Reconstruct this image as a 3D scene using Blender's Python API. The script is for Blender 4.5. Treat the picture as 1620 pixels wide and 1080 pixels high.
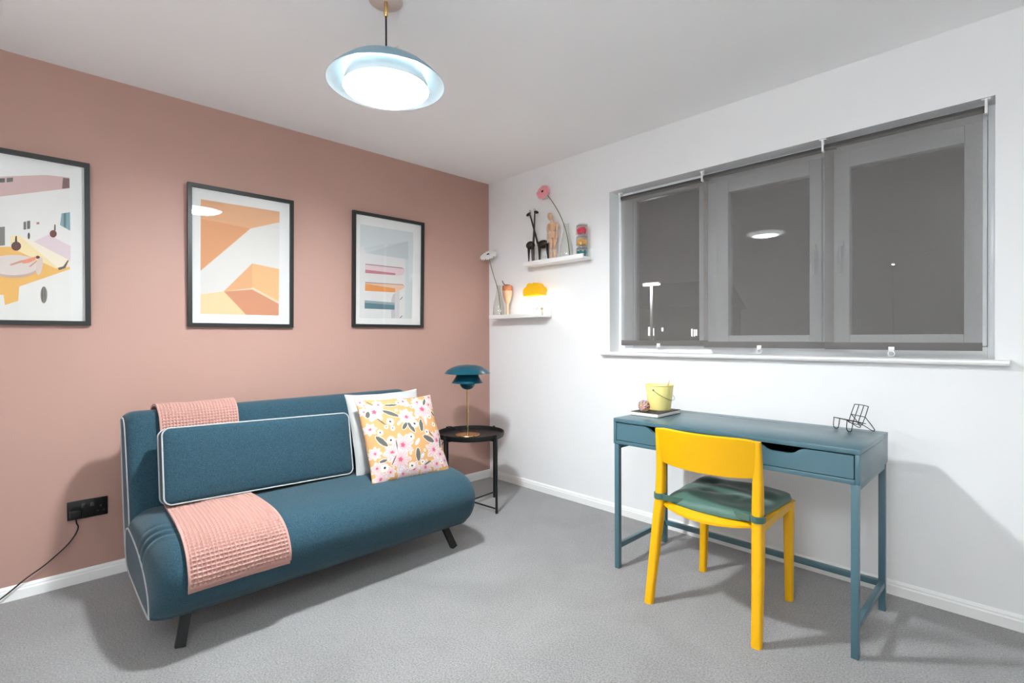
import bpy, bmesh, math, random
from mathutils import Vector, Matrix
random.seed(7)
S = bpy.context.scene
C = S.collection
PI = math.pi
for o in list(bpy.data.objects): bpy.data.objects.remove(o)

# ---------------------------------------------------------------- camera
F_PX = 800.14
cam_d = bpy.data.cameras.new('camera'); cam = bpy.data.objects.new('camera', cam_d); C.objects.link(cam)
cam_d.sensor_width = 36; cam_d.lens = F_PX/1620*36; cam_d.clip_start = .05; cam_d.clip_end = 300
yaw, pit, rol = map(math.radians, (135.93446, -0.41619, -0.25308))
fw = Vector((math.cos(pit)*math.cos(yaw), math.cos(pit)*math.sin(yaw), math.sin(pit)))
r0 = Vector((math.sin(yaw), -math.cos(yaw), 0)); u0 = r0.cross(fw)
rt = math.cos(rol)*r0 + math.sin(rol)*u0; up = -math.sin(rol)*r0 + math.cos(rol)*u0
M = Matrix((rt, up, -fw)).transposed().to_4x4(); M.translation = (3.12028, -2.76136, 1.14029)
cam.matrix_world = M
S.camera = cam

# ---------------------------------------------------------------- world, exposure
W = bpy.data.worlds.new('night'); S.world = W; W.use_nodes = True
W.node_tree.nodes['Background'].inputs[0].default_value = (.022, .022, .023, 1)
W.node_tree.nodes['Background'].inputs[1].default_value = 1
S.view_settings.view_transform = 'Standard'; S.view_settings.look = 'None'
S.view_settings.exposure = 0.98; S.view_settings.gamma = 1; S.view_settings.use_curve_mapping = False
S.cycles.max_bounces = 12; S.cycles.diffuse_bounces = 8; S.cycles.transparent_max_bounces = 16
PENDANT_E = 165.0      # radiance of the pendant's diffuser
FILL_E = 33.0       # radiance of the added fill globe behind the camera
HALL_W = 20.0         # watts of the hallway lamp behind the open door
CLOUD_W = 0.5         # watts of the small shelf lamp

# ---------------------------------------------------------------- materials
def lin(v):
    v /= 255.0
    return v/12.92 if v <= .04045 else ((v+.055)/1.055)**2.4
def c(r, g, b): return (lin(r), lin(g), lin(b), 1)
def mat(name, col, rough=.5, metal=0., spec=.5, emit=None, estr=0., noise=None, bump=None, sheen=0., coat=0., trans=0., ior=1.45):
    """noise = (scale, amount of darkening/lightening), bump = (scale, strength, distance)"""
    m = bpy.data.materials.new(name); m.use_nodes = True; nt = m.node_tree
    b = nt.nodes['Principled BSDF']
    b.inputs['Base Color'].default_value = col; b.inputs['Roughness'].default_value = rough
    b.inputs['Metallic'].default_value = metal; b.inputs['Specular IOR Level'].default_value = spec
    b.inputs['Sheen Weight'].default_value = sheen; b.inputs['Coat Weight'].default_value = coat
    b.inputs['Transmission Weight'].default_value = trans; b.inputs['IOR'].default_value = ior
    if emit: b.inputs['Emission Color'].default_value = emit; b.inputs['Emission Strength'].default_value = estr
    tc = nt.nodes.new('ShaderNodeTexCoord')
    if noise is None: noise = (6, .04)
    if noise:
        n = nt.nodes.new('ShaderNodeTexNoise'); n.inputs['Scale'].default_value = noise[0]; n.inputs['Detail'].default_value = 4
        nt.links.new(tc.outputs['Object'], n.inputs['Vector'])
        mr = nt.nodes.new('ShaderNodeMapRange'); mr.inputs[1].default_value = .25; mr.inputs[2].default_value = .75
        mr.inputs[3].default_value = 1-noise[1]; mr.inputs[4].default_value = 1+noise[1]
        nt.links.new(n.outputs['Fac'], mr.inputs[0])
        mx = nt.nodes.new('ShaderNodeVectorMath'); mx.operation = 'SCALE'; mx.inputs[0].default_value = col[:3]
        nt.links.new(mr.outputs[0], mx.inputs['Scale']); nt.links.new(mx.outputs[0], b.inputs['Base Color'])
    if bump:
        n = nt.nodes.new('ShaderNodeTexNoise'); n.inputs['Scale'].default_value = bump[0]; n.inputs['Detail'].default_value = 3
        nt.links.new(tc.outputs['Object'], n.inputs['Vector'])
        bp = nt.nodes.new('ShaderNodeBump'); bp.inputs['Strength'].default_value = bump[1]; bp.inputs['Distance'].default_value = bump[2]
        nt.links.new(n.outputs['Fac'], bp.inputs['Height']); nt.links.new(bp.outputs[0], b.inputs['Normal'])
    return m
def fabric(name, col, fine=900, speck=.28, big=.05, rough=.9, sheen=.25, bumpd=.0012):
    """mottled woven cloth: fine speckle of the yarn plus weave relief"""
    m = mat(name, col, rough, sheen=sheen, noise=(fine, speck), spec=.2)
    nt = m.node_tree; b = nt.nodes['Principled BSDF']; tc = nt.nodes.new('ShaderNodeTexCoord')
    n = nt.nodes.new('ShaderNodeTexNoise'); n.inputs['Scale'].default_value = 420; n.inputs['Detail'].default_value = 2
    nt.links.new(tc.outputs['Object'], n.inputs['Vector'])
    bp = nt.nodes.new('ShaderNodeBump'); bp.inputs['Strength'].default_value = .5; bp.inputs['Distance'].default_value = bumpd
    nt.links.new(n.outputs['Fac'], bp.inputs['Height']); nt.links.new(bp.outputs[0], b.inputs['Normal'])
    return m
def glassmat(name, tint=(1, 1, 1, 1), boost=1.0, rough=0.0):
    """thin pane: fresnel mix of clear see-through and mirror"""
    m = bpy.data.materials.new(name); m.use_nodes = True; nt = m.node_tree; nt.nodes.clear()
    o = nt.nodes.new('ShaderNodeOutputMaterial'); mx = nt.nodes.new('ShaderNodeMixShader')
    t = nt.nodes.new('ShaderNodeBsdfTransparent'); t.inputs[0].default_value = tint
    g = nt.nodes.new('ShaderNodeBsdfGlossy'); g.inputs['Roughness'].default_value = rough
    f = nt.nodes.new('ShaderNodeLayerWeight'); f.inputs[0].default_value = .5
    pw = nt.nodes.new('ShaderNodeMath'); pw.operation = 'POWER'; pw.inputs[1].default_value = 5
    sc_ = nt.nodes.new('ShaderNodeMath'); sc_.operation = 'MULTIPLY_ADD'; sc_.inputs[1].default_value = .96; sc_.inputs[2].default_value = .04
    nt.links.new(f.outputs['Facing'], pw.inputs[0]); nt.links.new(pw.outputs[0], sc_.inputs[0])
    ml = nt.nodes.new('ShaderNodeMath'); ml.operation = 'MULTIPLY'; ml.inputs[1].default_value = boost; ml.use_clamp = True
    nt.links.new(sc_.outputs[0], ml.inputs[0]); nt.links.new(ml.outputs[0], mx.inputs[0])
    nt.links.new(t.outputs[0], mx.inputs[1]); nt.links.new(g.outputs[0], mx.inputs[2]); nt.links.new(mx.outputs[0], o.inputs[0])
    return m
def carpetmat():
    m = mat('carpet', c(126, 124, 124), .95, spec=.1, noise=(160, .5), sheen=.5)
    nt = m.node_tree; b = nt.nodes['Principled BSDF']; tc = nt.nodes.new('ShaderNodeTexCoord')
    # brushed patches of pile
    n1 = nt.nodes.new('ShaderNodeTexNoise'); n1.inputs['Scale'].default_value = 3.2; n1.inputs['Detail'].default_value = 5; n1.inputs['Distortion'].default_value = .6
    nt.links.new(tc.outputs['Object'], n1.inputs['Vector'])
    mr = nt.nodes.new('ShaderNodeMapRange'); mr.inputs[1].default_value = .32; mr.inputs[2].default_value = .68; mr.inputs[3].default_value = .88; mr.inputs[4].default_value = 1.08
    nt.links.new(n1.outputs['Fac'], mr.inputs[0])
    src = b.inputs['Base Color'].links[0].from_socket
    v = nt.nodes.new('ShaderNodeVectorMath'); v.operation = 'SCALE'
    nt.links.new(src, v.inputs[0]); nt.links.new(mr.outputs[0], v.inputs['Scale']); nt.links.new(v.outputs[0], b.inputs['Base Color'])
    n2 = nt.nodes.new('ShaderNodeTexNoise'); n2.inputs['Scale'].default_value = 260; n2.inputs['Detail'].default_value = 3
    nt.links.new(tc.outputs['Object'], n2.inputs['Vector'])
    bp = nt.nodes.new('ShaderNodeBump'); bp.inputs['Strength'].default_value = .5; bp.inputs['Distance'].default_value = .005
    nt.links.new(n2.outputs['Fac'], bp.inputs['Height']); nt.links.new(bp.outputs[0], b.inputs['Normal'])
    return m
def meshblind(name, col, openness):
    """woven screen fabric: part of the light passes straight between the yarns"""
    m = bpy.data.materials.new(name); m.use_nodes = True; nt = m.node_tree; b = nt.nodes['Principled BSDF']
    b.inputs['Base Color'].default_value = col; b.inputs['Roughness'].default_value = .8; b.inputs['Specular IOR Level'].default_value = .2
    o = nt.nodes['Material Output']; mx = nt.nodes.new('ShaderNodeMixShader'); t = nt.nodes.new('ShaderNodeBsdfTransparent')
    tc = nt.nodes.new('ShaderNodeTexCoord')
    ms = nt.nodes.new('ShaderNodeMapping'); ms.inputs['Scale'].default_value = (500, 500, 90)
    n = nt.nodes.new('ShaderNodeTexNoise'); n.inputs['Scale'].default_value = 1; n.inputs['Detail'].default_value = 2
    ms2 = nt.nodes.new('ShaderNodeMapping'); ms2.inputs['Scale'].default_value = (90, 90, 500)
    n2 = nt.nodes.new('ShaderNodeTexNoise'); n2.inputs['Scale'].default_value = 1; n2.inputs['Detail'].default_value = 2
    ad = nt.nodes.new('ShaderNodeMath'); ad.operation = 'ADD'
    mr = nt.nodes.new('ShaderNodeMapRange'); mr.inputs[1].default_value = .75; mr.inputs[2].default_value = 1.25; mr.inputs[3].default_value = openness-.015; mr.inputs[4].default_value = openness+.015
    for a, d in ((ms, n), (ms2, n2)):
        nt.links.new(tc.outputs['Object'], a.inputs[0]); nt.links.new(a.outputs[0], d.inputs['Vector'])
    nt.links.new(n.outputs['Fac'], ad.inputs[0]); nt.links.new(n2.outputs['Fac'], ad.inputs[1])
    nt.links.new(ad.outputs[0], mr.inputs[0]); nt.links.new(mr.outputs[0], mx.inputs[0])
    nt.links.new(b.outputs[0], mx.inputs[1]); nt.links.new(t.outputs[0], mx.inputs[2]); nt.links.new(mx.outputs[0], o.inputs[0])
    return m
def attrmat(name, rough=.85):
    m = mat(name, (1, 1, 1, 1), rough, noise=False, spec=.2, bump=(500, .3, .0008))
    nt = m.node_tree; a = nt.nodes.new('ShaderNodeAttribute'); a.attribute_name = 'print'
    nt.links.new(a.outputs['Color'], nt.nodes['Principled BSDF'].inputs['Base Color'])
    return m

m_white = mat('white_paint', c(234, 234, 234), .6, noise=(3, .006), bump=(180, .08, .001))
m_ceil = mat('ceiling_paint', c(248, 248, 248), .8, noise=(2, .006))
m_pink = mat('dusty_pink_paint', c(178, 142, 131), .55, noise=(3, .015), bump=(200, .08, .001), spec=.35)
m_carpet = carpetmat()
m_trim = mat('white_gloss', c(240, 240, 238), .35, noise=(5, .008))
m_upvc = mat('upvc', c(238, 240, 242), .3, noise=(5, .005))
m_pane = glassmat('window_glass')
m_picglass = glassmat('picture_glass', boost=.8)
m_black = mat('black_frame', c(32, 31, 31), .4, noise=(40, .1))
m_blackmetal = mat('black_metal', c(22, 22, 23), .45, noise=(30, .1))
m_blackplastic = mat('black_plastic', c(16, 16, 16), .35)
m_greyplastic = mat('grey_plastic', c(70, 70, 68), .4)
m_sofa = fabric('sofa_blue', c(41, 68, 80), fine=300, speck=.5, sheen=.12)
m_piping = fabric('piping_grey', c(172, 174, 177), speck=.05)
m_throw = fabric('throw_pink', c(174, 134, 125), speck=.06, sheen=.15)
m_cushw = fabric('cushion_white', c(170, 170, 168), speck=.03)
m_desk = mat('desk_blue', c(70, 103, 114), .30, noise=(8, .02), spec=.85)
m_deskin = mat('drawer_inside', c(60, 62, 62), .7)
m_yellow = mat('chair_yellow', c(222, 166, 0), .35, noise=(8, .015))
m_green = mat('cushion_green', c(58, 94, 83), .55, sheen=.3, noise=(30, .06), bump=(300, .2, .0008))
m_brass = mat('brass', c(214, 178, 120), .25, metal=1., noise=(20, .03))
m_teal = mat('teal_lacquer', c(11, 72, 88), .3, noise=(10, .02))
m_pendant = mat('pendant_blue', c(120, 150, 165), .45)
m_pendin = mat('pendant_inside', c(214, 222, 225), .6)
m_canopy = mat('canopy_pink', c(212, 196, 186), .5)
m_blind = meshblind('blind_mesh', c(124, 121, 118), .40)
m_hem = meshblind('blind_hem', c(112, 109, 106), .12)
m_tube = mat('blind_roll', c(74, 72, 70), .8, noise=(60, .08))
m_wplastic = mat('white_plastic', c(242, 242, 242), .4)
m_wood = mat('pale_wood', c(214, 172, 140), .5, noise=(40, .1))
m_darkwood = mat('dark_wood', c(40, 33, 29), .5, noise=(40, .2))
m_paper = mat('paper', c(240, 236, 226), .8)
m_cover = mat('notebook_cover', c(62, 56, 54), .7)
m_pail = mat('pail_yellow', c(246, 232, 150), .4)
m_wire = mat('wire', c(120, 118, 116), .3, metal=.9)
m_orange = mat('orange_paint', c(245, 140, 30), .4)

# ---------------------------------------------------------------- mesh helpers
def catmull(pts, n, closed=True):
    P = [Vector(p) for p in pts]; N = len(P); out = []
    segs = N if closed else N-1
    for i in range(segs):
        if closed: a, b, d, e = P[i-1], P[i], P[(i+1) % N], P[(i+2) % N]
        else: a, b, d, e = P[max(i-1, 0)], P[i], P[i+1], P[min(i+2, N-1)]
        for k in range(n):
            t = k/n
            out.append(.5*((2*b)+(d-a)*t+(2*a-5*b+4*d-e)*t*t+(3*b-a-3*d+e)*t**3))
    if not closed: out.append(P[-1])
    return out
class MB:
    def __init__(s): s.v = []; s.f = []; s.mi = []; s.cur = 0
    def add(s, vs, fs):
        o = len(s.v); s.v += [tuple(p) for p in vs]
        s.f += [tuple(i+o for i in f) for f in fs]; s.mi += [s.cur]*len(fs); return s
    def box(s, x0, x1, y0, y1, z0, z1, bev=0, seg=2):
        if not bev:
            return s.add([(x, y, z) for x in (x0, x1) for y in (y0, y1) for z in (z0, z1)],
                         [(0, 1, 3, 2), (4, 6, 7, 5), (0, 4, 5, 1), (2, 3, 7, 6), (0, 2, 6, 4), (1, 5, 7, 3)])
        bm = bmesh.new(); bmesh.ops.create_cube(bm, size=1)
        for v in bm.verts: v.co = Vector(((x0+x1)/2+v.co.x*(x1-x0), (y0+y1)/2+v.co.y*(y1-y0), (z0+z1)/2+v.co.z*(z1-z0)))
        bmesh.ops.bevel(bm, geom=bm.edges[:], offset=bev, segments=seg, profile=.5, affect='EDGES')
        bm.verts.index_update(); s.add([v.co for v in bm.verts], [[v.index for v in f.verts] for f in bm.faces]); bm.free(); return s
    def loft(s, loops, cap=True, closed=True):
        n = len(loops[0]); o = [p for L in loops for p in L]; fs = []
        for i in range(len(loops)-1):
            for j in range(n if closed else n-1):
                k = (j+1) % n; fs.append((i*n+j, i*n+k, (i+1)*n+k, (i+1)*n+j))
        if cap: fs.append(tuple(reversed(range(n)))); fs.append(tuple(range((len(loops)-1)*n, len(loops)*n)))
        return s.add(o, fs)
    def tube(s, path, r, seg=10, closed=False, cap=True, flat=1.0, ref=None):
        P = [Vector(p) for p in path]; n = len(P); loops = []
        R = r if isinstance(r, (list, tuple)) else [r]*n
        T = []
        for i in range(n):
            if closed: d = P[(i+1) % n]-P[i-1]
            else: d = P[min(i+1, n-1)]-P[max(i-1, 0)]
            T.append(d.normalized())
        N = Vector(ref) if ref else T[0].orthogonal()
        for i in range(n):
            N = (N-T[i]*N.dot(T[i]))
            N = N.normalized() if N.length > 1e-6 else T[i].orthogonal().normalized()
            B = T[i].cross(N)
            loops.append([P[i]+(N*math.cos(2*PI*k/seg)+B*math.sin(2*PI*k/seg)*flat)*R[i] for k in range(seg)])
        if closed: loops.append(loops[0]); return s.loft(loops, cap=False)
        return s.loft(loops, cap=cap)
    def beam(s, a, b, w, d, ref=(1, 0, 0)):
        """rectangular bar from a to b; w along ref, d across it"""
        a, b = Vector(a), Vector(b); T = (b-a).normalized(); N = Vector(ref); N = (N-T*N.dot(T)).normalized(); B = T.cross(N)
        q = [(-1, -1), (1, -1), (1, 1), (-1, 1)]
        return s.loft([[p+N*(i*w/2)+B*(j*d/2) for i, j in q] for p in (a, b)])
    def lathe(s, prof, ctr=(0, 0, 0), seg=40, closed=False):
        cx, cy, cz = ctr; rings = []; vs = []
        for r, z in prof:
            if r < 1e-6: rings.append([len(vs)]); vs.append((cx, cy, cz+z))
            else:
                rings.append(list(range(len(vs), len(vs)+seg)))
                vs += [(cx+r*math.cos(2*PI*k/seg), cy+r*math.sin(2*PI*k/seg), cz+z) for k in range(seg)]
        fs = []; pr = list(zip(rings, rings[1:]))
        if closed: pr.append((rings[-1], rings[0]))
        for A, B in pr:
            if len(A) == 1 and len(B) == 1: continue
            for k in range(seg):
                l = (k+1) % seg
                if len(A) == 1: fs.append((A[0], B[l], B[k]))
                elif len(B) == 1: fs.append((A[k], A[l], B[0]))
                else: fs.append((A[k], A[l], B[l], B[k]))
        return s.add(vs, fs)
    def prism(s, poly, fn, w0, w1):
        n = len(poly)
        return s.add([fn(u, v, w0) for u, v in poly]+[fn(u, v, w1) for u, v in poly],
                     [tuple(range(n)), tuple(range(2*n-1, n-1, -1))]+[(i, i+n, (i+1) % n+n, (i+1) % n) for i in range(n)])
    def ball(s, ctr, r, seg=20, rings=12, sc=(1, 1, 1), rot=None):
        vs = []; fs = []
        pr = [(math.sin(PI*i/rings), -math.cos(PI*i/rings)) for i in range(rings+1)]
        t = MB().lathe([(max(a, 0) if 0 < i < rings else 0, b) for i, (a, b) in enumerate(pr)], seg=seg)
        cc = Vector(ctr)
        for p in t.v:
            q = Vector((p[0]*sc[0], p[1]*sc[1], p[2]*sc[2]))*r
            if rot: q = rot @ q
            vs.append(cc+q)
        return s.add(vs, t.f)
BASE = {}
def obj(name, mb, m, parent=None, base=None, smooth=True, ang=38, colors=None):
    off = Vector(BASE[parent.name]) if parent else Vector(base if base else (0, 0, 0))
    me = bpy.data.meshes.new(name); me.from_pydata([Vector(p)-off for p in mb.v], [], mb.f)
    ms = m if isinstance(m, list) else [m]
    for x in ms: me.materials.append(x)
    if len(ms) > 1: me.polygons.foreach_set('material_index', mb.mi)
    bm = bmesh.new(); bm.from_mesh(me); bmesh.ops.recalc_face_normals(bm, faces=bm.faces[:])
    if smooth:
        ca = math.radians(ang)
        for f in bm.faces: f.smooth = True
        for e in bm.edges:
            if len(e.link_faces) == 2 and e.calc_face_angle(0) > ca: e.smooth = False
    bm.to_mesh(me); bm.free()
    if colors:
        at = me.color_attributes.new('print', 'FLOAT_COLOR', 'POINT')
        at.data.foreach_set('color', [x for col in colors for x in col])
    o = bpy.data.objects.new(name, me); C.objects.link(o)
    if parent: o.parent = parent
    else: o.location = off
    BASE[o.name] = tuple(off)
    return o
def tag(o, label, cat, group=None):
    o['label'] = label; o['category'] = cat
    if group: o['group'] = group
    return o
def thing(name, base, label, cat, group=None):
    o = bpy.data.objects.new(name, None); C.objects.link(o); o.location = base; o.empty_display_size = .05
    BASE[o.name] = tuple(base); return tag(o, label, cat, group)
def struct(name, mb, m, parent=None, label=None, **k):
    o = obj(name, mb, m, parent, **k)
    if not parent: o['kind'] = 'structure'
    if label: o['label'] = label
    return o
def part_label(o, l): o['label'] = l; return o

# ================================================================ ROOM
H = 2.4; XR = 3.95; YB = -3.5
struct('floor', MB().box(-.2, XR+.2, YB-1.6, .3, -.1, 0), m_carpet, label='grey looped carpet with brushed lighter patches')
struct('ceiling', MB().box(-.2, XR+.2, YB-1.6, .3, H, H+.1), m_ceil, label='plain white ceiling')
struct('wall_left', MB().box(-.2, 0, YB-1.6, .0, 0, H), m_pink, label='dusty pink painted feature wall')
WX0, WX1, WZ0, WZ1 = 1.187, 3.011, 1.045, 2.088
w = MB(); w.box(-.2, WX0, 0, .3, 0, H); w.box(WX1, XR+.2, 0, .3, 0, H); w.box(WX0, WX1, 0, .3, 0, WZ0-.02); w.box(WX0, WX1, 0, .3, WZ1, H)
struct('wall_right', w, m_white, label='white painted wall with a wide window')
struct('wall_side', MB().box(XR, XR+.2, YB-1.6, 0, 0, H), m_white, label='plain white wall opposite the pink wall')
DX0, DX1, DZ = 2.24, 3.0, 2.0
w = MB(); w.box(0, DX0, YB-.1, YB, 0, H); w.box(DX1, XR, YB-.1, YB, 0, H); w.box(DX0, DX1, YB-.1, YB, DZ, H)
struct('wall_back', w, m_white, label='white wall with an open doorway to the hall')
struct('wall_hall', MB().box(0, XR, YB-1.6, YB-1.5, 0, H), m_white, label='white far wall of the hall')
w = MB()
for a, b in ((DX0-.06, DX0), (DX1, DX1+.06)): w.box(a, b, YB-.115, YB+.015, 0, DZ+.06, .004)
w.box(DX0, DX1, YB-.115, YB+.015, DZ, DZ+.06, .004)
struct('trim_1', w, m_trim, label='white gloss door casing around the open doorway')
def skirting(poly_fn, a, b):
    prof = [(0, 0), (.014, 0), (.014, .04), (.011, .046), (.011, .052), (.005, .060), (0, .062)]
    return MB().prism(prof, poly_fn, a, b)
struct('baseboard_left', skirting(lambda d, z, s: (d, s, z), YB, 0), m_trim, smooth=False, label='white baseboard along the pink wall')
struct('baseboard_right', skirting(lambda d, z, s: (s, -d, z), .0142, XR), m_trim, smooth=False, label='white baseboard under the window wall')
struct('baseboard_back', skirting(lambda d, z, s: (s, YB+d, z), .0142, DX0-.06), m_trim, smooth=False, label='white baseboard beside the doorway')

# hallway lamp (lights the doorway behind the camera)
hl = thing('flush_ceiling_light', (2.65, YB-.75, H), 'white flush ceiling light in the hall beyond the doorway', 'ceiling light')
obj('base', MB().lathe([(0, 0), (.13, 0), (.13, -.02), (0, -.02)], (2.65, YB-.75, H)), m_wplastic, hl)
obj('shade', MB().lathe([(.125, -.021), (.12, -.05), (.09, -.075), (.05, -.088), (0, -.09)], (2.65, YB-.75, H)), mat('hall_shade', c(250, 250, 250), .5, emit=(1, 1, 1, 1), estr=6), hl)
ld = bpy.data.lights.new('hall_bulb', 'POINT'); ld.energy = HALL_W; ld.shadow_soft_size = .1; ld.color = (.93, .97, 1)
lo = bpy.data.objects.new('bulb', ld); C.objects.link(lo); lo.parent = hl; lo.location = (0, 0, -.2)

# added globe fill lamp, unseen behind the camera, lifting the ceiling and walls
FX, FY = 2.92, -3.28
fl_ = thing('fill_lamp', (FX, FY, 0), 'added white globe fill lamp on a brass pole beside the open doorway', 'fill lamp')
obj('base', MB().lathe([(0, 0), (.14, 0), (.14, .012), (.13, .018), (.015, .022), (0, .022)], (FX, FY, 0), 40), m_brass, fl_)
obj('pole', MB().tube([(FX, FY, .02), (FX, FY, 1.80)], .010, 12), m_brass, fl_)
obj('holder', MB().lathe([(0, 1.78), (.03, 1.78), (.036, 1.805), (0, 1.81)], (FX, FY, 0), 24), m_brass, fl_)
obj('globe', MB().ball((FX, FY, 1.932), .13, 32, 20), mat('fill_glow', c(255, 255, 255), .5, emit=(.90, .965, 1, 1), estr=FILL_E, noise=False), fl_)

# ================================================================ WINDOW
FY0, FY1 = .105, .165
wf = MB()
G = [(1.297, 1.757, 1.103, 2.015)]
wf.box(WX0, 1.297, FY0, FY1, WZ0-.02, WZ1, .003); wf.box(2.985, WX1, FY0, FY1, WZ0-.02, WZ1, .003)
wf.box(1.297, 2.985, FY0, FY1, WZ0-.02, 1.095, .003); wf.box(1.297, 2.985, FY0, FY1, 2.028, WZ1, .003)
wf.box(1.757, 1.852, FY0, FY1, 1.095, 2.028, .003); wf.box(2.385, 2.436, FY0, FY1, 1.095, 2.028, .003)
win = struct('window_1', wf, m_upvc, label='white plastic three-light window with two opening casements')
def sash(x0, x1, gx0, gx1, z0=1.097, z1=2.026, gz0=1.148, gz1=1.952):
    s = MB(); y0, y1 = FY0-.012, FY1-.01
    s.box(x0, gx0, y0, y1, z0, z1, .004); s.box(gx1, x1, y0, y1, z0, z1, .004)
    s.box(gx0, gx1, y0, y1, z0, gz0, .004); s.box(gx0, gx1, y0, y1, gz1, z1, .004)
    o = obj('sash', s, m_upvc, win)
    obj('pane', MB().box(gx0-.004, gx1+.004, .128, .132, gz0-.004, gz1+.004), m_pane, o)
    return o
s1 = sash(1.853, 2.384, 1.922, 2.330)
s2 = sash(2.437, 2.984, 2.502, 2.913)
bd = MB()
bd.box(1.297, 1.312, FY0+.006, FY1-.006, 1.095, 2.028, .003); bd.box(1.742, 1.757, FY0+.006, FY1-.006, 1.095, 2.028, .003)
obj('glazing_bead', bd, m_upvc, win)
obj('pane', MB().box(1.305, 1.75, .128, .132, 1.093, 2.03), m_pane, win)
for sx, sg, so in ((2.350, 1, s1), (2.468, -1, s2)):
    h = MB(); h.box(sx-.011, sx+.011, .081, .0925, 1.530, 1.600, .003); h.box(sx-.008, sx+.008, .068, .083, 1.556, 1.576, .003)
    h.tube([(sx, .070, 1.572), (sx, .066, 1.55), (sx, .066, 1.50), (sx, .068, 1.445)], [.008, .009, .008, .006], 8)
    obj('window_handle', h, m_upvc, so)
sl = MB()
prof = [(.105, 1.022), (-.030, 1.022), (-.040, 1.026), (-.044, 1.0335), (-.040, 1.041), (-.030, 1.045), (.105, 1.045)]
sl.prism(prof, lambda y, z, x: (x, y, z), WX0, WX1)
sl.prism([(y if y < 0 else -.0005, z) for y, z in prof], lambda y, z, x: (x, y, z), 1.140, WX0+.0002)
sl.prism([(y if y < 0 else -.0005, z) for y, z in prof], lambda y, z, x: (x, y, z), WX1-.0002, 3.055)
obj('window_sill', sl, m_trim, win)
# reveals painted white are the wall; roller blinds
def blind(x0, x1, y, zt, zb, clipx, label, brk):
    b = thing('roller_blind', ((x0+x1)/2, y, zb), label, 'blind', 'roller blinds in the window')
    obj('roller_tube', MB().tube([(x0, y, zt), (x1, y, zt)], .014, 20), m_tube, b)
    hem = .033
    n = 40; fb = MB(); z1 = zt-.004; yf = y-.0138
    zs = [z1-(z1-(zb+hem))*i/12 for i in range(13)]
    xs = [x0+.004+(x1-x0-.008)*i/n for i in range(n+1)]
    vs = [(x, yf+.0012*math.sin(9*x+2*z), z) for z in zs for x in xs]
    fb.add(vs, [(i*(n+1)+j, i*(n+1)+j+1, (i+1)*(n+1)+j+1, (i+1)*(n+1)+j) for i in range(12) for j in range(n)])
    obj('fabric', fb, m_blind, b)
    obj('hem', MB().box(x0+.004, x1-.004, yf-.0022, yf+.0022, zb, zb+hem, .001), m_hem, b)
    for bx in brk:
        q = MB(); q.box(bx-.0045, bx+.0045, y-.020, y+.0135, zt-.022, WZ1-.002, .003); q.box(bx-.014, bx+.014, y-.013, y+.0135, WZ1-.006, WZ1-.0005, .001)
        obj('bracket', q, m_wplastic, b)
    k = MB(); k.box(clipx-.011, clipx+.011, yf-.008, yf+.006, zb-.004, zb+.014, .0015)
    k.tube([(clipx+.012*math.cos(t), yf-.004, zb-.016+.011*math.sin(t)) for t in [2*PI*i/20 for i in range(20)]], .0018, 6, closed=True)
    obj('pull_clip', k, m_wplastic, b)
    return b
blind(1.230, 1.822, .078, 2.050, 1.088, 1.505, 'grey mesh roller blind in front of the street lamp outside, beside the wall shelves', (1.224,))
blind(1.802, 2.455, .049, 2.050, 1.081, 2.110, 'middle grey mesh roller blind, hanging between its two neighbours', (1.797,))
blind(2.416, 2.979, .020, 2.048, 1.079, 2.680, 'grey mesh roller blind at the window end farthest from the pink wall', (2.411, 2.984))

# ================================================================ OUTSIDE (night street)
struct('ground_outside', MB().box(-90, 60, .3, 120, -.6, -.5), mat('night_ground', c(60, 60, 60), .9), label='dark ground outside')
def street_lamp(x, y, top, label, wide, emit, m_post=None, watt=900, pr=1.):
    t = thing('street_lamp', (x, y, -.5), label, 'street lamp')
    obj('post', MB().tube([(x, y, -.5), (x, y, .6), (x, y, .62), (x, y, top)], [.14*pr, .14*pr, .11*pr, .09*pr], 12), m_post, t)
    q = MB(); q.box(x-wide, x+wide, y-.12, y+.12, top, top+.12, .02)
    obj('head', q, m_post, t)
    e = mat('lamp_lens', c(255, 255, 255), .5, emit=(1, .98, .94, 1), estr=emit)
    q = MB()
    for sx in (-1, 1): q.box(x+sx*wide*.55-wide*.38, x+sx*wide*.55+wide*.38, y-.11, y+.11, top-.06, top-.001, .015)
    obj('lens', q, e, t)
    ld = bpy.data.lights.new('street_bulb', 'POINT'); ld.energy = watt*.4; ld.shadow_soft_size = .3
    lo = bpy.data.objects.new('bulb', ld); C.objects.link(lo); lo.parent = t; lo.location = (0, -.5, top+.2)
    return t
street_lamp(-15.0, 28.0, 4.72, 'twin-headed street lamp shining beyond the blind next to the shelves', .62, 40, mat('lamp_post_paint', c(190, 190, 190), .5))
street_lamp(-6.75, 60, 8.35, 'tiny far-off street lamp glinting through the largest pane', .10, 25, mat('dark_post', c(20, 20, 20), .9), 5, .3)
hs = thing('house', (-13, 33.0, -.5), 'dark house across the street with a few lit windows', 'house')
m_dwall = mat('night_brick', c(40, 38, 37), .9); m_lit = mat('lit_window', c(250, 250, 245), .5, emit=(1, .98, .95, 1), estr=1.6)
obj('wall', MB().box(-21, -13.4, 33, 39, -.5, 3.4), m_dwall, hs)
obj('roof', MB().prism([(32.5, 3.4), (39.5, 3.4), (36, 5.6)], lambda y, z, x: (x, y, z), -21.3, -13.1), m_dwall, hs, smooth=False)
CW = Vector((3.12028, -2.76136, 1.14029))
def unproj_y(px, py, y):
    d = fw+rt*((px-810)/F_PX)-up*((py-540)/F_PX); t = (y-CW.y)/d.y; return CW+d*t
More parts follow.
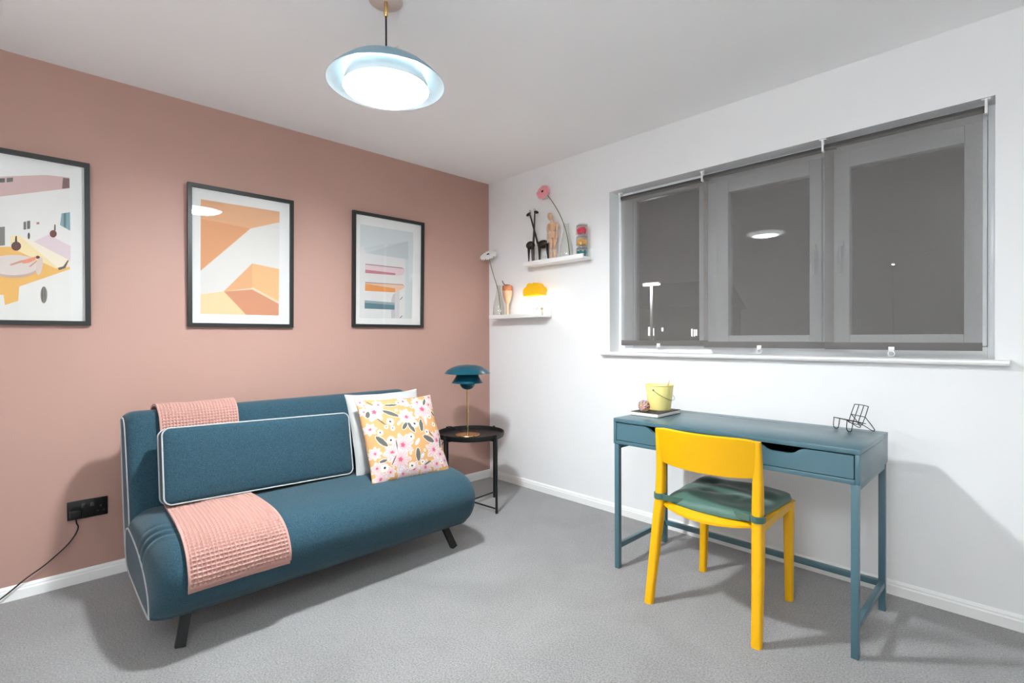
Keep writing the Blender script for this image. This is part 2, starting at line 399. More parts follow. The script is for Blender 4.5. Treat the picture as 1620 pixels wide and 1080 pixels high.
for (a, b2, e, f2) in ((1026, 1031, 517, 531), (1032.5, 1035.5, 519, 531), (1047, 1050, 518, 524), (1094, 1096.5, 520, 532), (1098, 1100, 521, 532), (1101, 1103.5, 521, 531)):
    p = unproj_y(a, e, 33); q = unproj_y(b2, f2, 33)
    wn = obj('window', MB().box(p.x-.06, q.x+.06, 32.95, 33.0, q.z-.06, p.z+.06), m_dwall, hs)
    obj('pane', MB().box(p.x, q.x, 32.94, 32.95, q.z, p.z), m_lit, wn)

# ================================================================ PENDANT LAMP
LX, LY = 1.437, -1.778
pl = thing('pendant_lamp', (LX, LY, H), 'pale blue dish pendant lamp with a glowing white diffuser', 'pendant lamp')
obj('canopy', MB().lathe([(0, 0), (.062, 0), (.062, -.006), (.058, -.009), (0, -.009)], (LX, LY, H)), m_canopy, pl)
obj('cord_grip', MB().lathe([(0, -.009), (.0075, -.009), (.0075, -.058), (.005, -.062), (0, -.062)], (LX, LY, H), 16), m_brass, pl)
obj('cord', MB().tube([(LX, LY, H-.06), (LX, LY, 2.202)], .0035, 8), m_blackplastic, pl)
obj('cord_stop', MB().lathe([(0, 2.205), (.010, 2.205), (.012, 2.196), (.016, 2.189), (0, 2.189)], (LX, LY, 0), 16), m_wplastic, pl)
tail = catmull([(LX+.006, LY+.006, 2.188), (LX+.013, LY+.013, 2.206), (LX+.023, LY+.024, 2.222), (LX+.032, LY+.033, 2.229)], 4, False)
obj('cord_tail', MB().tube(tail, .0025, 6), m_canopy, pl)
def arc(r0, z0, r1, z1, n=14, p=2.0):
    return [(r0+(r1-r0)*math.sin(PI/2*i/n), z1+(z0-z1)*math.cos(PI/2*i/n)) for i in range(n+1)]
top_prof = [(0, 2.190), (.03, 2.189), (.07, 2.182), (.11, 2.168), (.15, 2.146), (.185, 2.118), (.207, 2.096), (.215, 2.086)]
shade = MB(); shade.cur = 0; shade.lathe(top_prof, (LX, LY, 0), 72)
shade.cur = 1; shade.lathe([(.215, 2.086), (.213, 2.0855), (.204, 2.0935), (.183, 2.114), (.148, 2.142), (.109, 2.164), (.07, 2.178), (0, 2.186)], (LX, LY, 0), 72)
obj('shade', shade, [m_pendant, m_pendin], pl)
obj('inner_shade', MB().lathe([(.118, 2.150), (.128, 2.138), (.142, 2.112), (.152, 2.088), (.157, 2.068), (.1555, 2.0675), (.1505, 2.087), (.140, 2.111), (.126, 2.137), (.117, 2.148)], (LX, LY, 0), 72, closed=True), m_pendin, pl)
m_diff = mat('diffuser_glow', c(255, 255, 255), .5, emit=(.91, .972, 1, 1), estr=PENDANT_E, noise=False)
nt = m_diff.node_tree      # the bulb behind the diffuser makes its middle the brightest
tc_ = nt.nodes.new('ShaderNodeTexCoord'); sp_ = nt.nodes.new('ShaderNodeSeparateXYZ'); cb_ = nt.nodes.new('ShaderNodeCombineXYZ'); ln_ = nt.nodes.new('ShaderNodeVectorMath'); ln_.operation = 'LENGTH'
mr_ = nt.nodes.new('ShaderNodeMapRange'); mr_.interpolation_type = 'SMOOTHSTEP'
for i_, v_ in ((1, .03), (2, .12), (3, PENDANT_E*3.4), (4, PENDANT_E*.07)): mr_.inputs[i_].default_value = v_
nt.links.new(tc_.outputs['Object'], sp_.inputs[0]); nt.links.new(sp_.outputs[0], cb_.inputs[0]); nt.links.new(sp_.outputs[1], cb_.inputs[1])
nt.links.new(cb_.outputs[0], ln_.inputs[0]); nt.links.new(ln_.outputs['Value'], mr_.inputs[0]); nt.links.new(mr_.outputs[0], nt.nodes['Principled BSDF'].inputs['Emission Strength'])
obj('diffuser', MB().lathe([(.1545, 2.0685), (.148, 2.060), (.13, 2.051), (.10, 2.043), (.06, 2.038), (0, 2.036)], (LX, LY, 0), 72), m_diff, pl)

# ================================================================ PICTURES
def pm(r, g, b): return mat('ink_%d_%d_%d' % (r, g, b), c(r*.92, g*.92, b*.92), .7, noise=(30, .01), spec=.2)
_ink = {}
def ink(*rgb):
    if rgb not in _ink: _ink[rgb] = pm(*rgb)
    return _ink[rgb]
def picture(y0, y1, z0, z1, label, shapes, tilt=.019):
    """shapes: list of ((r,g,b), polygon in (s,t) 0..1 of the glazed opening, t up)"""
    base = (0, (y0+y1)/2, z0)
    t = thing('framed_print', base, label, 'picture', 'framed art prints on the pink wall')
    fwid, d = .020, .022
    def px(z): return .003+tilt*(z-z0)/(z1-z0)   # the top hangs slightly off the wall
    def slab(ya, yb, za, zb, x0, x1, bev=0):
        b = MB(); vs = [(px(z)+x, y, z) for x in (x0, x1) for y in (ya, yb) for z in (za, zb)]
        return b.add(vs, [(0, 1, 3, 2), (4, 6, 7, 5), (0, 4, 5, 1), (2, 3, 7, 6), (0, 2, 6, 4), (1, 5, 7, 3)])
    for ya, yb, za, zb in ((y0, y0+fwid, z0, z1), (y1-fwid, y1, z0, z1), (y0+fwid, y1-fwid, z0, z0+fwid), (y0+fwid, y1-fwid, z1-fwid, z1)):
        obj('frame_rail', slab(ya, yb, za, zb, 0, d), m_black, t, smooth=False)
    a0, a1, b0, b1 = y0+fwid, y1-fwid, z0+fwid, z1-fwid
    obj('mat_board', slab(a0, a1, b0, b1, .002, .006), ink(231, 230, 227), t, smooth=False)
    pr = MB(); mats = []
    for i, (rgb, poly) in enumerate(shapes):
        k = ink(*rgb)
        if k not in mats: mats.append(k)
        pr.cur = mats.index(k); x = .0066+.00005*i
        vs = []
        for s_, t_ in poly:
            z = b0+(b1-b0)*t_; vs.append((px(z)+x, a0+(a1-a0)*s_, z))
        pr.add(vs, [tuple(range(len(vs)))])
    obj('print', pr, mats, t, smooth=False)
    obj('glass', slab(a0, a1, b0, b1, .014, .016), m_picglass, t, smooth=False)
    return t
def unproj_x0(px, py, x):
    d = fw+rt*((px-810)/F_PX)-up*((py-540)/F_PX); t = (x-CW.x)/d.x; return CW+d*t
def trace(y0, y1, z0, z1, ox, oy, sc, shapes):
    out = []; fwid = .020; a0, a1, b0, b1 = y0+fwid, y1-fwid, z0+fwid, z1-fwid
    for rgb, pts in shapes:
        poly = []
        for cx, cy in pts:
            p = unproj_x0(ox+cx/sc, oy+cy/sc, .02)
            poly.append((min(max((p.y-a0)/(a1-a0), .0), 1.), min(max((p.z-b0)/(b1-b0), .0), 1.)))
        out.append((rgb, poly))
    return out
def ell(cx, cy, rx, ry, n=24, a=0):
    return [(cx+rx*math.cos(2*PI*i/n)*math.cos(a)-ry*math.sin(2*PI*i/n)*math.sin(a), cy+rx*math.cos(2*PI*i/n)*math.sin(a)+ry*math.sin(2*PI*i/n)*math.cos(a)) for i in range(n)]
# middle: orange interior geometry
P2 = (-2.135, -1.590, 1.207, 1.964)
sh = [((222, 219, 214), [(204, 152), (742, 238), (742, 945), (207, 933)]),
      ((224, 172, 132), [(204, 152), (742, 238), (742, 310), (545, 352), (204, 285)]),
      ((219, 158, 114), [(204, 285), (545, 352), (205, 640)]),
      ((233, 205, 160), [(207, 800), (365, 780), (518, 940), (207, 933)]),
      ((226, 172, 126), [(365, 780), (558, 590), (560, 760)]),
      ((232, 184, 132), [(558, 590), (742, 628), (742, 850), (560, 752)]),
      ((210, 146, 112), [(365, 780), (560, 766), (742, 866), (742, 945), (518, 940)]),
      ((236, 206, 176), [(365, 781), (558, 756), (742, 850), (742, 864), (558, 768)])]
picture(*P2, 'black-framed print of orange and white angled walls, between two other prints', trace(*P2, 270, 280, 4.32, sh))
# right: balconies
P3 = (-1.210, -.660, 1.216, 1.976)
sh = [((206, 212, 212), [(150, 178), (580, 245), (578, 945), (152, 938)]),
      ((221, 219, 217), [(150, 365), (180, 360), (195, 415), (518, 462), (522, 940), (152, 935)]),
      ((196, 202, 203), [(205, 410), (540, 315), (548, 470), (518, 460)]),
      ((212, 217, 219), [(540, 315), (580, 300), (578, 650), (548, 650)]),
      ((224, 198, 203), [(195, 500), (490, 532), (516, 545), (510, 580), (480, 596), (195, 574)]),
      ((196, 128, 140), [(195, 546), (440, 576), (440, 592), (195, 574)]),
      ((165, 140, 142), [(195, 498), (490, 530), (514, 543), (490, 538), (195, 506)]),
      ((228, 190, 165), [(195, 648), (500, 668), (517, 680), (505, 700), (440, 733), (195, 718)]),
      ((226, 152, 92), [(195, 660), (440, 700), (440, 731), (195, 718)]),
      ((170, 150, 142), [(195, 646), (500, 666), (515, 677), (490, 672), (195, 655)]),
      ((196, 190, 192), [(410, 790), (425, 745), (445, 735), (445, 940), (410, 940)]),
      ((208, 203, 204), [(440, 733), (475, 718), (475, 940), (440, 940)]),
      ((150, 165, 170), [(193, 795), (437, 815), (437, 835), (193, 815)]),
      ((98, 128, 138), [(193, 815), (437, 835), (437, 872), (193, 862)]),
      ((110, 105, 105), [(478, 790), (500, 766), (502, 772), (480, 795)]),
      ((110, 105, 105), [(478, 938), (500, 918), (502, 924), (484, 940)])]
picture(*P3, 'black-framed print of white balconies with pink, orange and teal recesses', trace(*P3, 540, 320, 5.14, sh))
# left: courtyard (runs out of the frame on the left)
P1 = (-3.075, -2.528, 1.207, 1.964)
sh = [((229, 227, 222), [(-330, 110), (396, 185), (403, 1000), (-330, 1000)]),
      ((206, 172, 167), [(-330, 190), (265, 170), (395, 185), (396, 245), (60, 285), (-330, 330)]),
      ((120, 84, 82), [(358, 186), (395, 190), (396, 244), (353, 248)]),
      ((70, 62, 58), [(-40, 190), (28, 188), (28, 212), (-40, 214)]), ((70, 62, 58), [(38, 187), (74, 185), (74, 208), (38, 211)]),
      ((236, 182, 92), [(-330, 590), (60, 575), (110, 600), (335, 700), (398, 688), (398, 704), (110, 803), (103, 885), (28, 908), (20, 850), (-330, 850)]),
      ((243, 222, 170), [(58, 515), (108, 510), (335, 698), (318, 700), (100, 600), (58, 578)]),
      ((224, 204, 208), [(190, 548), (275, 508), (402, 572), (402, 656)]),
      ((240, 228, 205), [(106, 512), (190, 546), (402, 656), (398, 690), (335, 700)]),
      ((196, 168, 152), ell(78, 690, 148, 64)), ((218, 205, 198), ell(78, 680, 146, 58)),
      ((216, 198, 188), ell(225, 685, 18, 52, a=.15)),
      ((231, 145, 112), [(120, 655), (160, 645), (200, 632), (205, 650), (165, 668), (130, 672)]),
      ((205, 150, 125), [(55, 676), (125, 652), (130, 664), (62, 684)]), ((205, 150, 125), [(162, 690), (205, 655), (212, 660), (172, 692)]),
      ((104, 60, 55), ell(215, 636, 12, 9)),
      ((92, 48, 44), ell(92, 573, 28, 26)), ((60, 50, 42), [(84, 550), (88, 516), (96, 516), (98, 550)]),
      ((112, 58, 50), ell(303, 503, 20, 21)), ((70, 58, 48), [(308, 484), (310, 450), (316, 450), (317, 484)]),
      ((92, 82, 70), [(330, 696), (360, 688), (386, 652), (392, 655), (372, 698), (335, 710)]),
      ((128, 160, 166), [(350, 388), (398, 380), (400, 486), (342, 454)]), ((92, 120, 124), [(362, 386), (376, 384), (376, 470), (362, 466)]),
      ((110, 108, 104), [(134, 436), (149, 433), (149, 478), (134, 480)]), ((110, 108, 104), [(154, 431), (172, 428), (172, 474), (154, 477)]),
      ((125, 122, 116), [(-40, 470), (28, 462), (28, 568), (-40, 576)]),
      ((80, 72, 66), ell(164, 515, 7, 19)),
      ((128, 120, 112), ell(250, 850, 19, 48)), ((92, 84, 78), ell(243, 850, 3, 44)), ((92, 84, 78), ell(256, 850, 3, 44)),
      ((186, 120, 104), [(208, 438), (224, 437), (224, 449), (208, 450)])]
picture(*P1, 'black-framed print of a sunny courtyard with yellow floor and round daybed', trace(*P1, 0, 230, 3.6, sh))

# ================================================================ SOCKET AND PLUG
so = thing('wall_socket', (0, -2.546, .342), 'black double wall socket low on the pink wall beside the sofa', 'wall socket')
obj('plate', MB().box(.0005, .010, -2.620, -2.472, .300, .386, .003), m_blackplastic, so)
for yy in (-2.562, -2.530): obj('switch', MB().box(.010, .0145, yy-.008, yy+.008, .352, .372, .002), m_greyplastic, so)
q = MB()
for dy, dz, hh in ((0, .012, .005), (-.011, -.010, .003), (.011, -.010, .003)): q.box(.010, .0106, -2.498+dy-.004, -2.498+dy+.004, .335+dz-hh, .335+dz+hh)
obj('pin_hole', q, m_greyplastic, so)
pg = thing('power_plug', (.012, -2.590, .31), 'black plug with a thin black cord in the wall socket', 'plug')
obj('body', MB().box(.0105, .045, -2.612, -2.568, .312, .352, .006, 3), m_blackplastic, pg)
cp = catmull([(.030, -2.590, .313), (.030, -2.588, .29), (.026, -2.582, .268), (.026, -2.592, .238), (.028, -2.618, .200), (.03, -2.655, .165), (.032, -2.70, .128), (.036, -2.76, .090), (.045, -2.83, .038), (.07, -2.90, .008), (.12, -3.0, .006)], 6, False)
obj('cord', MB().tube(cp, .0032, 8), m_blackplastic, pg)

# ================================================================ SOFA
SL, SR = -2.445, -1.005
sofa = thing('sofa', (.6, (SL+SR)/2, 0), 'blue fabric two-seat sofa bed with grey piping and black legs', 'sofa')
Mp = [(.37, .33), (.43, .405), (.56, .420), (.75, .424), (.92, .408), (1.01, .366), (1.048, .30), (1.030, .215), (.985, .155), (.92, .130), (.62, .140), (.40, .165)]
Ep = [(.37, .29), (.43, .335), (.54, .335), (.68, .318), (.80, .285), (.87, .25), (.91, .215), (.925, .180), (.925, .155), (.90, .140), (.62, .147), (.40, .172)]
def rounded_loft(Mp, Ep, yL, yR, rL, rR, n=6, ends=9, mid=14, warp=None, ER=None):
    Ms = catmull([(a, b, 0) for a, b in Mp], n); Es = catmull([(a, b, 0) for a, b in Ep], n); loops = []
    Rs = catmull([(a, b, 0) for a, b in (ER or Ep)], n)
    st = [(yL+rL*(1-math.cos(PI/2*i/(ends-1))), math.sin(PI/2*i/(ends-1))) for i in range(ends)]
    st += [(yL+rL+(yR-rR-yL-rL)*i/mid, 1) for i in range(1, mid)]
    st += [(yR-rR*(1-math.cos(PI/2*i/(ends-1))), math.sin(PI/2*i/(ends-1))) for i in range(ends-1, -1, -1)]
    for y, k in st:
        L = [e.lerp(m_, k) for e, m_ in zip(Es if y < (yL+yR)/2 else Rs, Ms)]
        L = [(p.x, y, p.y) for p in L]
        if warp: L = [warp(p) for p in L]
        loops.append(L)
    return MB().loft(loops), (Es, Rs)
def seatwarp(p):
    # soft tucks on the rounded front corner
    x, y, z = p
    d = 0
    if z > .21 and y < -2.28:
        for xk, amp, ln in ((.735, .010, .050), (.785, .011, .045), (.680, .007, .025)):
            a = x-(xk+1.5*(y-SL)-4.5*(y-SL)**2)
            d += -amp*math.exp(-(a/.011)**2)*math.exp(-((y+2.405)/ln)**2)+.4*amp*math.exp(-((a-.024)/.014)**2)*math.exp(-((y+2.405)/ln)**2)
    return (x+d*.7, y-d*.3, z+d*.7)
Er = [(.40, .30), (.45, .37), (.56, .385), (.74, .388), (.89, .374), (.965, .342), (.995, .29), (.985, .225), (.955, .185), (.90, .165), (.62, .165), (.42, .185)]
sm, Es = rounded_loft(Mp, Ep, SL, SR, .085, .06, n=22, ends=22, warp=seatwarp, ER=Er)
obj('seat', sm, m_sofa, sofa, ang=60)
# end seams
for yy, ee in zip((SL-.001, SR+.001), Es):
    obj('piping', MB().tube([(p.x, yy, p.y) for p in ee], .0032, 6, closed=True), m_piping, sofa)
Mb = [(.215, .74), (.225, .795), (.275, .815), (.335, .810), (.375, .765), (.42, .62), (.47, .45), (.49, .34), (.48, .22), (.43, .180), (.35, .178), (.305, .22), (.255, .45)]
Eb = [(.225, .74), (.232, .775), (.272, .788), (.315, .782), (.345, .745), (.385, .62), (.43, .45), (.45, .34), (.44, .24), (.41, .205), (.36, .200), (.318, .23), (.268, .45)]
bm_, Eb_s = rounded_loft(Mb, Eb, SL+.004, SR-.004, .045, .045, n=6)
obj('backrest', bm_, m_sofa, sofa, ang=60)
for yy, ee in zip((SL+.003, SR-.003), Eb_s):
    obj('piping', MB().tube([(p.x, yy, p.y) for p in ee], .0032, 6, closed=True), m_piping, sofa)
def sleg(b, t): return MB().beam(b, t, .034, .020, (0, 1, 0))
for b, t in (((.922, -2.352, 0), (.885, -2.318, .150)), ((.922, -1.080, 0), (.885, -1.135, .150)), ((.42, -2.33, 0), (.45, -2.29, .19)), ((.42, -1.11, 0), (.45, -1.15, .19))):
    obj('leg', sleg(b, t), m_blackmetal, sofa, smooth=False)
for a_, b_ in ((-2.2, -2.17), (-1.28, -1.25)): obj('under_rail', MB().box(.44, .9, a_, b_, .125, .15), m_blackmetal, sofa, smooth=False)

# long back cushion
def boxcushion(name, ctr, ux, uy, uz, sx, sy, sz, m, base, parent, puff=.012, r=.03):
    """padded block: local axes ux (thickness), uy (length), uz (height); returns mesh, plus front seam loop"""
    ux, uy, uz = map(lambda a: Vector(a).normalized(), (ux, uy, uz)); ctr = Vector(ctr)
    nY, nZ = 28, 14
    mb = MB(); loops = []
    def outline(inset, x, n=10):
        pts = []
        hy, hz = sy/2-inset, sz/2-inset; rr = max(r-inset, .004)
        for cy, cz, a0 in ((1, 1, 0), (-1, 1, 90), (-1, -1, 180), (1, -1, 270)):
            for k in range(n+1):
                a = math.radians(a0+90*k/n)
                pts.append((cy*(hy-rr)+rr*math.cos(a), cz*(hz-rr)+rr*math.sin(a)))
        # sides bow slightly
        return [ctr+ux*x+uy*a+uz*b for a, b in pts]
    hx = sx/2
    for inset, x in ((.10, -hx-puff), (.05, -hx-puff*.8), (.02, -hx-puff*.3), (.003, -hx+.002), (0, -hx+.010), (-.003, 0), (0, hx-.008), (.003, hx-.001), (.02, hx+puff*.35), (.05, hx+puff*.8), (.10, hx+puff)):
        loops.append(outline(inset, x))
    mb.loft(loops)
    return mb, outline(-.001, hx-.003), outline(-.001, -hx+.004)
bc = thing('back_cushion', (.60, -1.93, .43), 'long blue back cushion with pale grey piping on the sofa', 'cushion')
lean = Vector((-.20, .012, 1)).normalized(); lenv = Vector((0, 1, -.024)).normalized(); thk = lenv.cross(lean)
cm, lf, lb = boxcushion('cushion', (.555, -1.930, .590), thk, lenv, lean, .095, .83, .315, m_sofa, None, bc)
obj('cover', cm, m_sofa, bc, ang=60)
obj('piping', MB().tube(lf, .0032, 6, closed=True), m_piping, bc)
obj('piping', MB().tube(lb, .0032, 6, closed=True), m_piping, bc)

# waffle throw
def ribbon(path, y0f, y1f, cell, nper, h, thick, skew=None):
    P = catmull([(a, b, 0) for a, b in path], 30, False)
    # even resample
    L = [0]
    for a, b in zip(P, P[1:]): L.append(L[-1]+(b-a).length)
    n = int(L[-1]/cell*nper); out = []; j = 0
    for i in range(n+1):
        d = L[-1]*i/n
        while j < len(L)-2 and L[j+1] < d: j += 1
        t = (d-L[j])/max(L[j+1]-L[j], 1e-9); out.append(P[j].lerp(P[min(j+1, len(P)-1)], t))
    W_ = .336; m = int(W_/cell*nper)
    vs = []; fs = []
    def tri(a): f = a-math.floor(a); return max(0., 1-min(f, 1-f)*3.2)
    for i, p in enumerate(out):
        q = out[min(i+1, n)]-out[max(i-1, 0)]; nn = Vector((-q.y, q.x, 0)).normalized()
        if nn.length == 0: nn = Vector((0, 1, 0))
        for k in range(m+1):
            u = k/m; y = y0f(i/n)+(y1f(i/n)-y0f(i/n))*u
            a, b = i/nper, k/nper
            hem = k < 4 or k > m-4 or i < 4 or i > n-5
            hh = h if hem else h*max(tri(a), tri(b))
            w_ = .0018*math.sin(u*7+i*.01)+.001*math.sin(u*17+i*.03)
            e = p+nn*(hh+thick+w_)
            vs.append((e.x, y, e.y))
    o = len(vs)
    for i, p in enumerate(out):
        q = out[min(i+1, n)]-out[max(i-1, 0)]; nn = Vector((-q.y, q.x, 0)).normalized()
        if i % nper == 0 or i == n:
            pass
    for i in range(n):
        for k in range(m):
            a = i*(m+1)+k; fs.append((a, a+1, a+m+2, a+m+1))
    # underside (plain, coarser in relief)
    for i, p in enumerate(out):
        q = out[min(i+1, n)]-out[max(i-1, 0)]; nn = Vector((-q.y, q.x, 0)).normalized()
        for k in (0, m):
            u = k/m; y = y0f(i/n)+(y1f(i/n)-y0f(i/n))*u; vs.append((p.x, y, p.y))
    for i in range(n):
        a = o+2*i; fs.append((a, a+2, a+3, a+1))
        fs.append((i*(m+1), (i+1)*(m+1), a+2, a)); fs.append((i*(m+1)+m, a+1, a+3, (i+1)*(m+1)+m))
    fs.append(tuple([0+k for k in range(m+1)]+[o+1, o])); fs.append(tuple([n*(m+1)+k for k in range(m, -1, -1)]+[o+2*n, o+2*n+1]))
    return MB().add(vs, fs)
back_path = [(.200, .60), (.200, .70), (.210, .795), (.268, .828), (.340, .824), (.392, .772), (.436, .63), (.484, .47), (.530, .437), (.60, .431), (.75, .434), (.925, .419), (1.022, .374), (1.060, .305), (1.055, .262)]
under_path = [(x, z) for x, z in back_path]
th = thing('throw_blanket', (.95, -2.17, .43), 'pale pink waffle-knit throw draped over the sofa back and seat', 'blanket')
yl = lambda t: -2.338+.014*math.sin(t*5); yr = lambda t: -2.006+.010*math.sin(t*6+1)
tb = ribbon(back_path, yl, yr, .0138, 6, .0065, .004)
obj('top_layer', tb, m_throw, th, ang=80)
up2 = [(1.026, .372), (1.0555, .305), (1.0500, .244)]
obj('folded_layer', ribbon(up2, lambda t: -2.3505, lambda t: -2.0002, .0138, 6, .001, .001), m_throw, th, ang=80)

# throw pillows
def pillow(name, label, ctr, u, v, n, size, puff, m, colorfn=None, res=60, seed=1, dents=()):
    u, v, n = Vector(u).normalized(), Vector(v).normalized(), Vector(n).normalized(); ctr = Vector(ctr); h = size/2
    rnd = random.Random(seed); ph = [rnd.uniform(0, 6) for _ in range(8)]
    def pt(a, b, s):
        ea = 1-abs(a)**2.2; eb = 1-abs(b)**2.2
        t = puff*(max(ea, 0)**.55)*(max(eb, 0)**.55)
        aa = a*(1-.055*(1-abs(b)**3)*abs(a)); bb = b*(1-.055*(1-abs(a)**3)*abs(b))
        wr = .0045*math.sin(9*a+ph[0]+4*b)*abs(b)**2*max(ea, 0)+.0045*math.sin(9*b+ph[1]-3*a)*abs(a)**2*max(eb, 0)
        for da, db, dr, dd in dents: t -= dd*math.exp(-((a-da)**2+(b-db)**2)/dr**2)*max(ea, 0)
        return ctr+u*(h*aa)+v*(h*bb)+n*(s*(t+wr*1.0 if s > 0 else t))
    vs = []; fs = []; cols = []
    N = res
    for s in (1, -1):
        o = len(vs)
        for i in range(N+1):
            for j in range(N+1):
                a = -1+2*j/N; b = -1+2*i/N; vs.append(pt(a, b, s)+n*(s*.0012))
                if colorfn: cols.append(colorfn(j/N, i/N) if s > 0 else colorfn(1-j/N, i/N))
        for i in range(N):
            for j in range(N):
                k = o+i*(N+1)+j; fs.append((k, k+1, k+N+2, k+N+1))
    o = (N+1)**2; ring = [j for j in range(N+1)]+[i*(N+1)+N for i in range(1, N+1)]+[N*(N+1)+j for j in range(N-1, -1, -1)]+[i*(N+1) for i in range(N-1, 0, -1)]
    for a, b in zip(ring, ring[1:]+ring[:1]): fs.append((a, b, o+b, o+a))
    return tag(obj(name, MB().add(vs, fs), m, base=(ctr.x, ctr.y, .43), ang=70, colors=cols or None), label, 'cushion')
pillow('throw_pillow', 'plain off-white square pillow behind the floral one', (.604, -1.292, .622), (0.02, 1, .0), (-.30, .0, 1), (1, 0, .30), .452, .060, m_cushw, res=60, seed=3)
# floral print
FL = []   # flowers (x, y) traced on the cushion face
def fuv(x, y):
    dx, dy = x-110, y-200; det = 790*790+70*175
    return ((dx*790-dy*175)/det, 1-(dx*70+dy*790)/det)
flowers = [(265, 335, 85), (310, 255, 45), (575, 395, 75), (760, 305, 105), (715, 220, 55), (530, 665, 95), (430, 730, 75), (515, 795, 90), (915, 620, 80), (870, 715, 85), (950, 755, 60), (850, 250, 60), (660, 890, 60), (430, 900, 45), (350, 945, 60), (560, 925, 55), (780, 880, 65), (905, 850, 55), (1005, 815, 50), (225, 500, 50), (275, 720, 50), (300, 850, 45), (560, 215, 50), (870, 160, 55), (950, 560, 45), (150, 230, 40), (175, 330, 35)]
leaves = [(420, 355, 80, 22, -.5), (430, 258, 65, 13, -.05), (555, 485, 42, 18, .8), (620, 500, 55, 20, -1.1), (730, 480, 60, 22, 1.4), (330, 620, 68, 24, -.85), (810, 612, 65, 28, -.5), (690, 760, 62, 24, 1.45), (800, 220, 42, 15, 1.0), (350, 795, 36, 14, .1), (905, 345, 32, 14, -.8), (208, 358, 32, 20, 1.2), (965, 640, 55, 16, 1.3), (330, 440, 55, 7, -.9), (470, 660, 45, 6, 1.5), (450, 800, 48, 6, 1.0), (835, 560, 50, 7, -.9), (230, 240, 40, 6, -.8), (800, 840, 40, 9, .4)]
daisies = [(410, 440, 36), (655, 465, 40), (615, 590, 34), (415, 615, 36), (312, 540, 28), (370, 855, 36), (635, 860, 34), (845, 380, 26), (790, 545, 26), (432, 505, 24), (510, 230, 26), (370, 490, 20), (895, 460, 24), (180, 260, 22), (690, 230, 18), (640, 280, 20), (740, 830, 24), (960, 830, 22), (560, 330, 16), (480, 320, 16), (610, 745, 14), (760, 720, 14)]
blues = [(680, 640, 42, 16, .8), (500, 455, 30, 14, .7), (790, 430, 48, 16, 1.4), (590, 260, 38, 18, 0), (530, 890, 42, 16, .9), (690, 395, 28, 16, .5), (740, 770, 30, 14, .9)]
PX = 1/790.
O_, W_, P_, D_, G_, B_, K_ = c(186, 141, 94), c(198, 190, 181), c(186, 158, 160), c(182, 82, 104), c(88, 88, 83), c(172, 176, 188), c(58, 52, 52)
fl_uv = [(fuv(x, y), r*PX) for x, y, r in flowers]; lf_uv = [(fuv(x, y), a*PX, b*PX, t) for x, y, a, b, t in leaves]
da_uv = [(fuv(x, y), r*PX) for x, y, r in daisies]; bl_uv = [(fuv(x, y), a*PX, b*PX, t) for x, y, a, b, t in blues]
def floral(u, v):
    col = O_
    for i, ((a, b), r) in enumerate(fl_uv):
        dx, dy = u-a, v-b; d = math.hypot(dx, dy)
        if d > r*1.3: continue
        th_ = math.atan2(dy, dx); pet = r*1.12*(.83+.17*math.cos((6+i % 3)*th_+i))
        if d < pet: col = P_ if math.cos((14+2*(i % 3))*th_) < .86 or d < .45*r else W_
        elif d < pet+.007: col = W_
        if d < r*.22*(1+.25*math.cos(5*th_)): col = D_
    for (a, b), p, q, t in bl_uv:
        dx, dy = u-a, v-b; x = dx*math.cos(t)+dy*math.sin(t); y = -dx*math.sin(t)+dy*math.cos(t); e = (x/p)**2+(y/q)**2
        if e < 1: col = B_ if math.sin(x*160+y*90) < .5 else W_
    for (a, b), p, q, t in lf_uv:
        dx, dy = u-a, v-b; x = dx*math.cos(t)+dy*math.sin(t); y = -dx*math.sin(t)+dy*math.cos(t)
        e = abs(x/p)**1.6+(y/q)**2
        if e < 1: col = G_
        elif abs(x/(p+.008))**1.6+(y/(q+.008))**2 < 1 and q > .012: col = W_
    for (a, b), r in da_uv:
        d = math.hypot(u-a, v-b)
        if d < r: col = W_
        if d < r*.28: col = K_
    return col
m_floral = attrmat('floral_print')
pillow('throw_pillow', 'floral pillow in orange, pink and grey propped against the white one', (.748, -1.284, .606), (.06, 1, -.02), (-.50, .03, 1), (1, -.04, .50), .464, .062, m_floral, floral, res=190, seed=5)

# ================================================================ SIDE TABLE AND LAMP
TX, TY, TR = .457, -.578, .225
tt = thing('side_table', (TX, TY, 0), 'round black metal tray table in the corner next to the sofa', 'side table')
obj('tray', MB().lathe([(0, .482), (.215, .482), (.222, .486), (.2235, .507), (.2255, .5085), (.2275, .507), (.2265, .484), (.222, .476), (0, .476)], (TX, TY, 0), 64), m_blackmetal, tt)
angs = [math.radians(a) for a in (5, 96, 185, 276)]
for a in angs:
    x, y = TX+.2365*math.cos(a), TY+.2365*math.sin(a)
    obj('leg', MB().tube([(x, y, 0), (x, y, .512)], .0085, 10), m_blackmetal, tt)
for a, b in ((0, 2), (1, 3)):
    p, q = [(TX+.236*math.cos(angs[i]), TY+.236*math.sin(angs[i]), .030+.0075*(a)) for i in (a, b)]
    obj('floor_brace', MB().tube([p, q], .0055, 8), m_blackmetal, tt)
    p2, q2 = [(v[0], v[1], .469) for v in (p, q)]
    obj('tray_brace', MB().tube([p2, q2], .0055, 8), m_blackmetal, tt)
TLX, TLY = .452, -.600
tl = thing('table_lamp', (TLX, TLY, .482), 'teal tiered metal table lamp with brass stem on the tray table', 'table lamp')
obj('base', MB().lathe([(0, .4825), (.082, .4825), (.084, .486), (.082, .490), (.012, .497), (0, .497)], (TLX, TLY, 0), 48), m_brass, tl)
obj('stem', MB().tube([(TLX, TLY, .495), (TLX, TLY, .80)], .0062, 14), m_brass, tl)
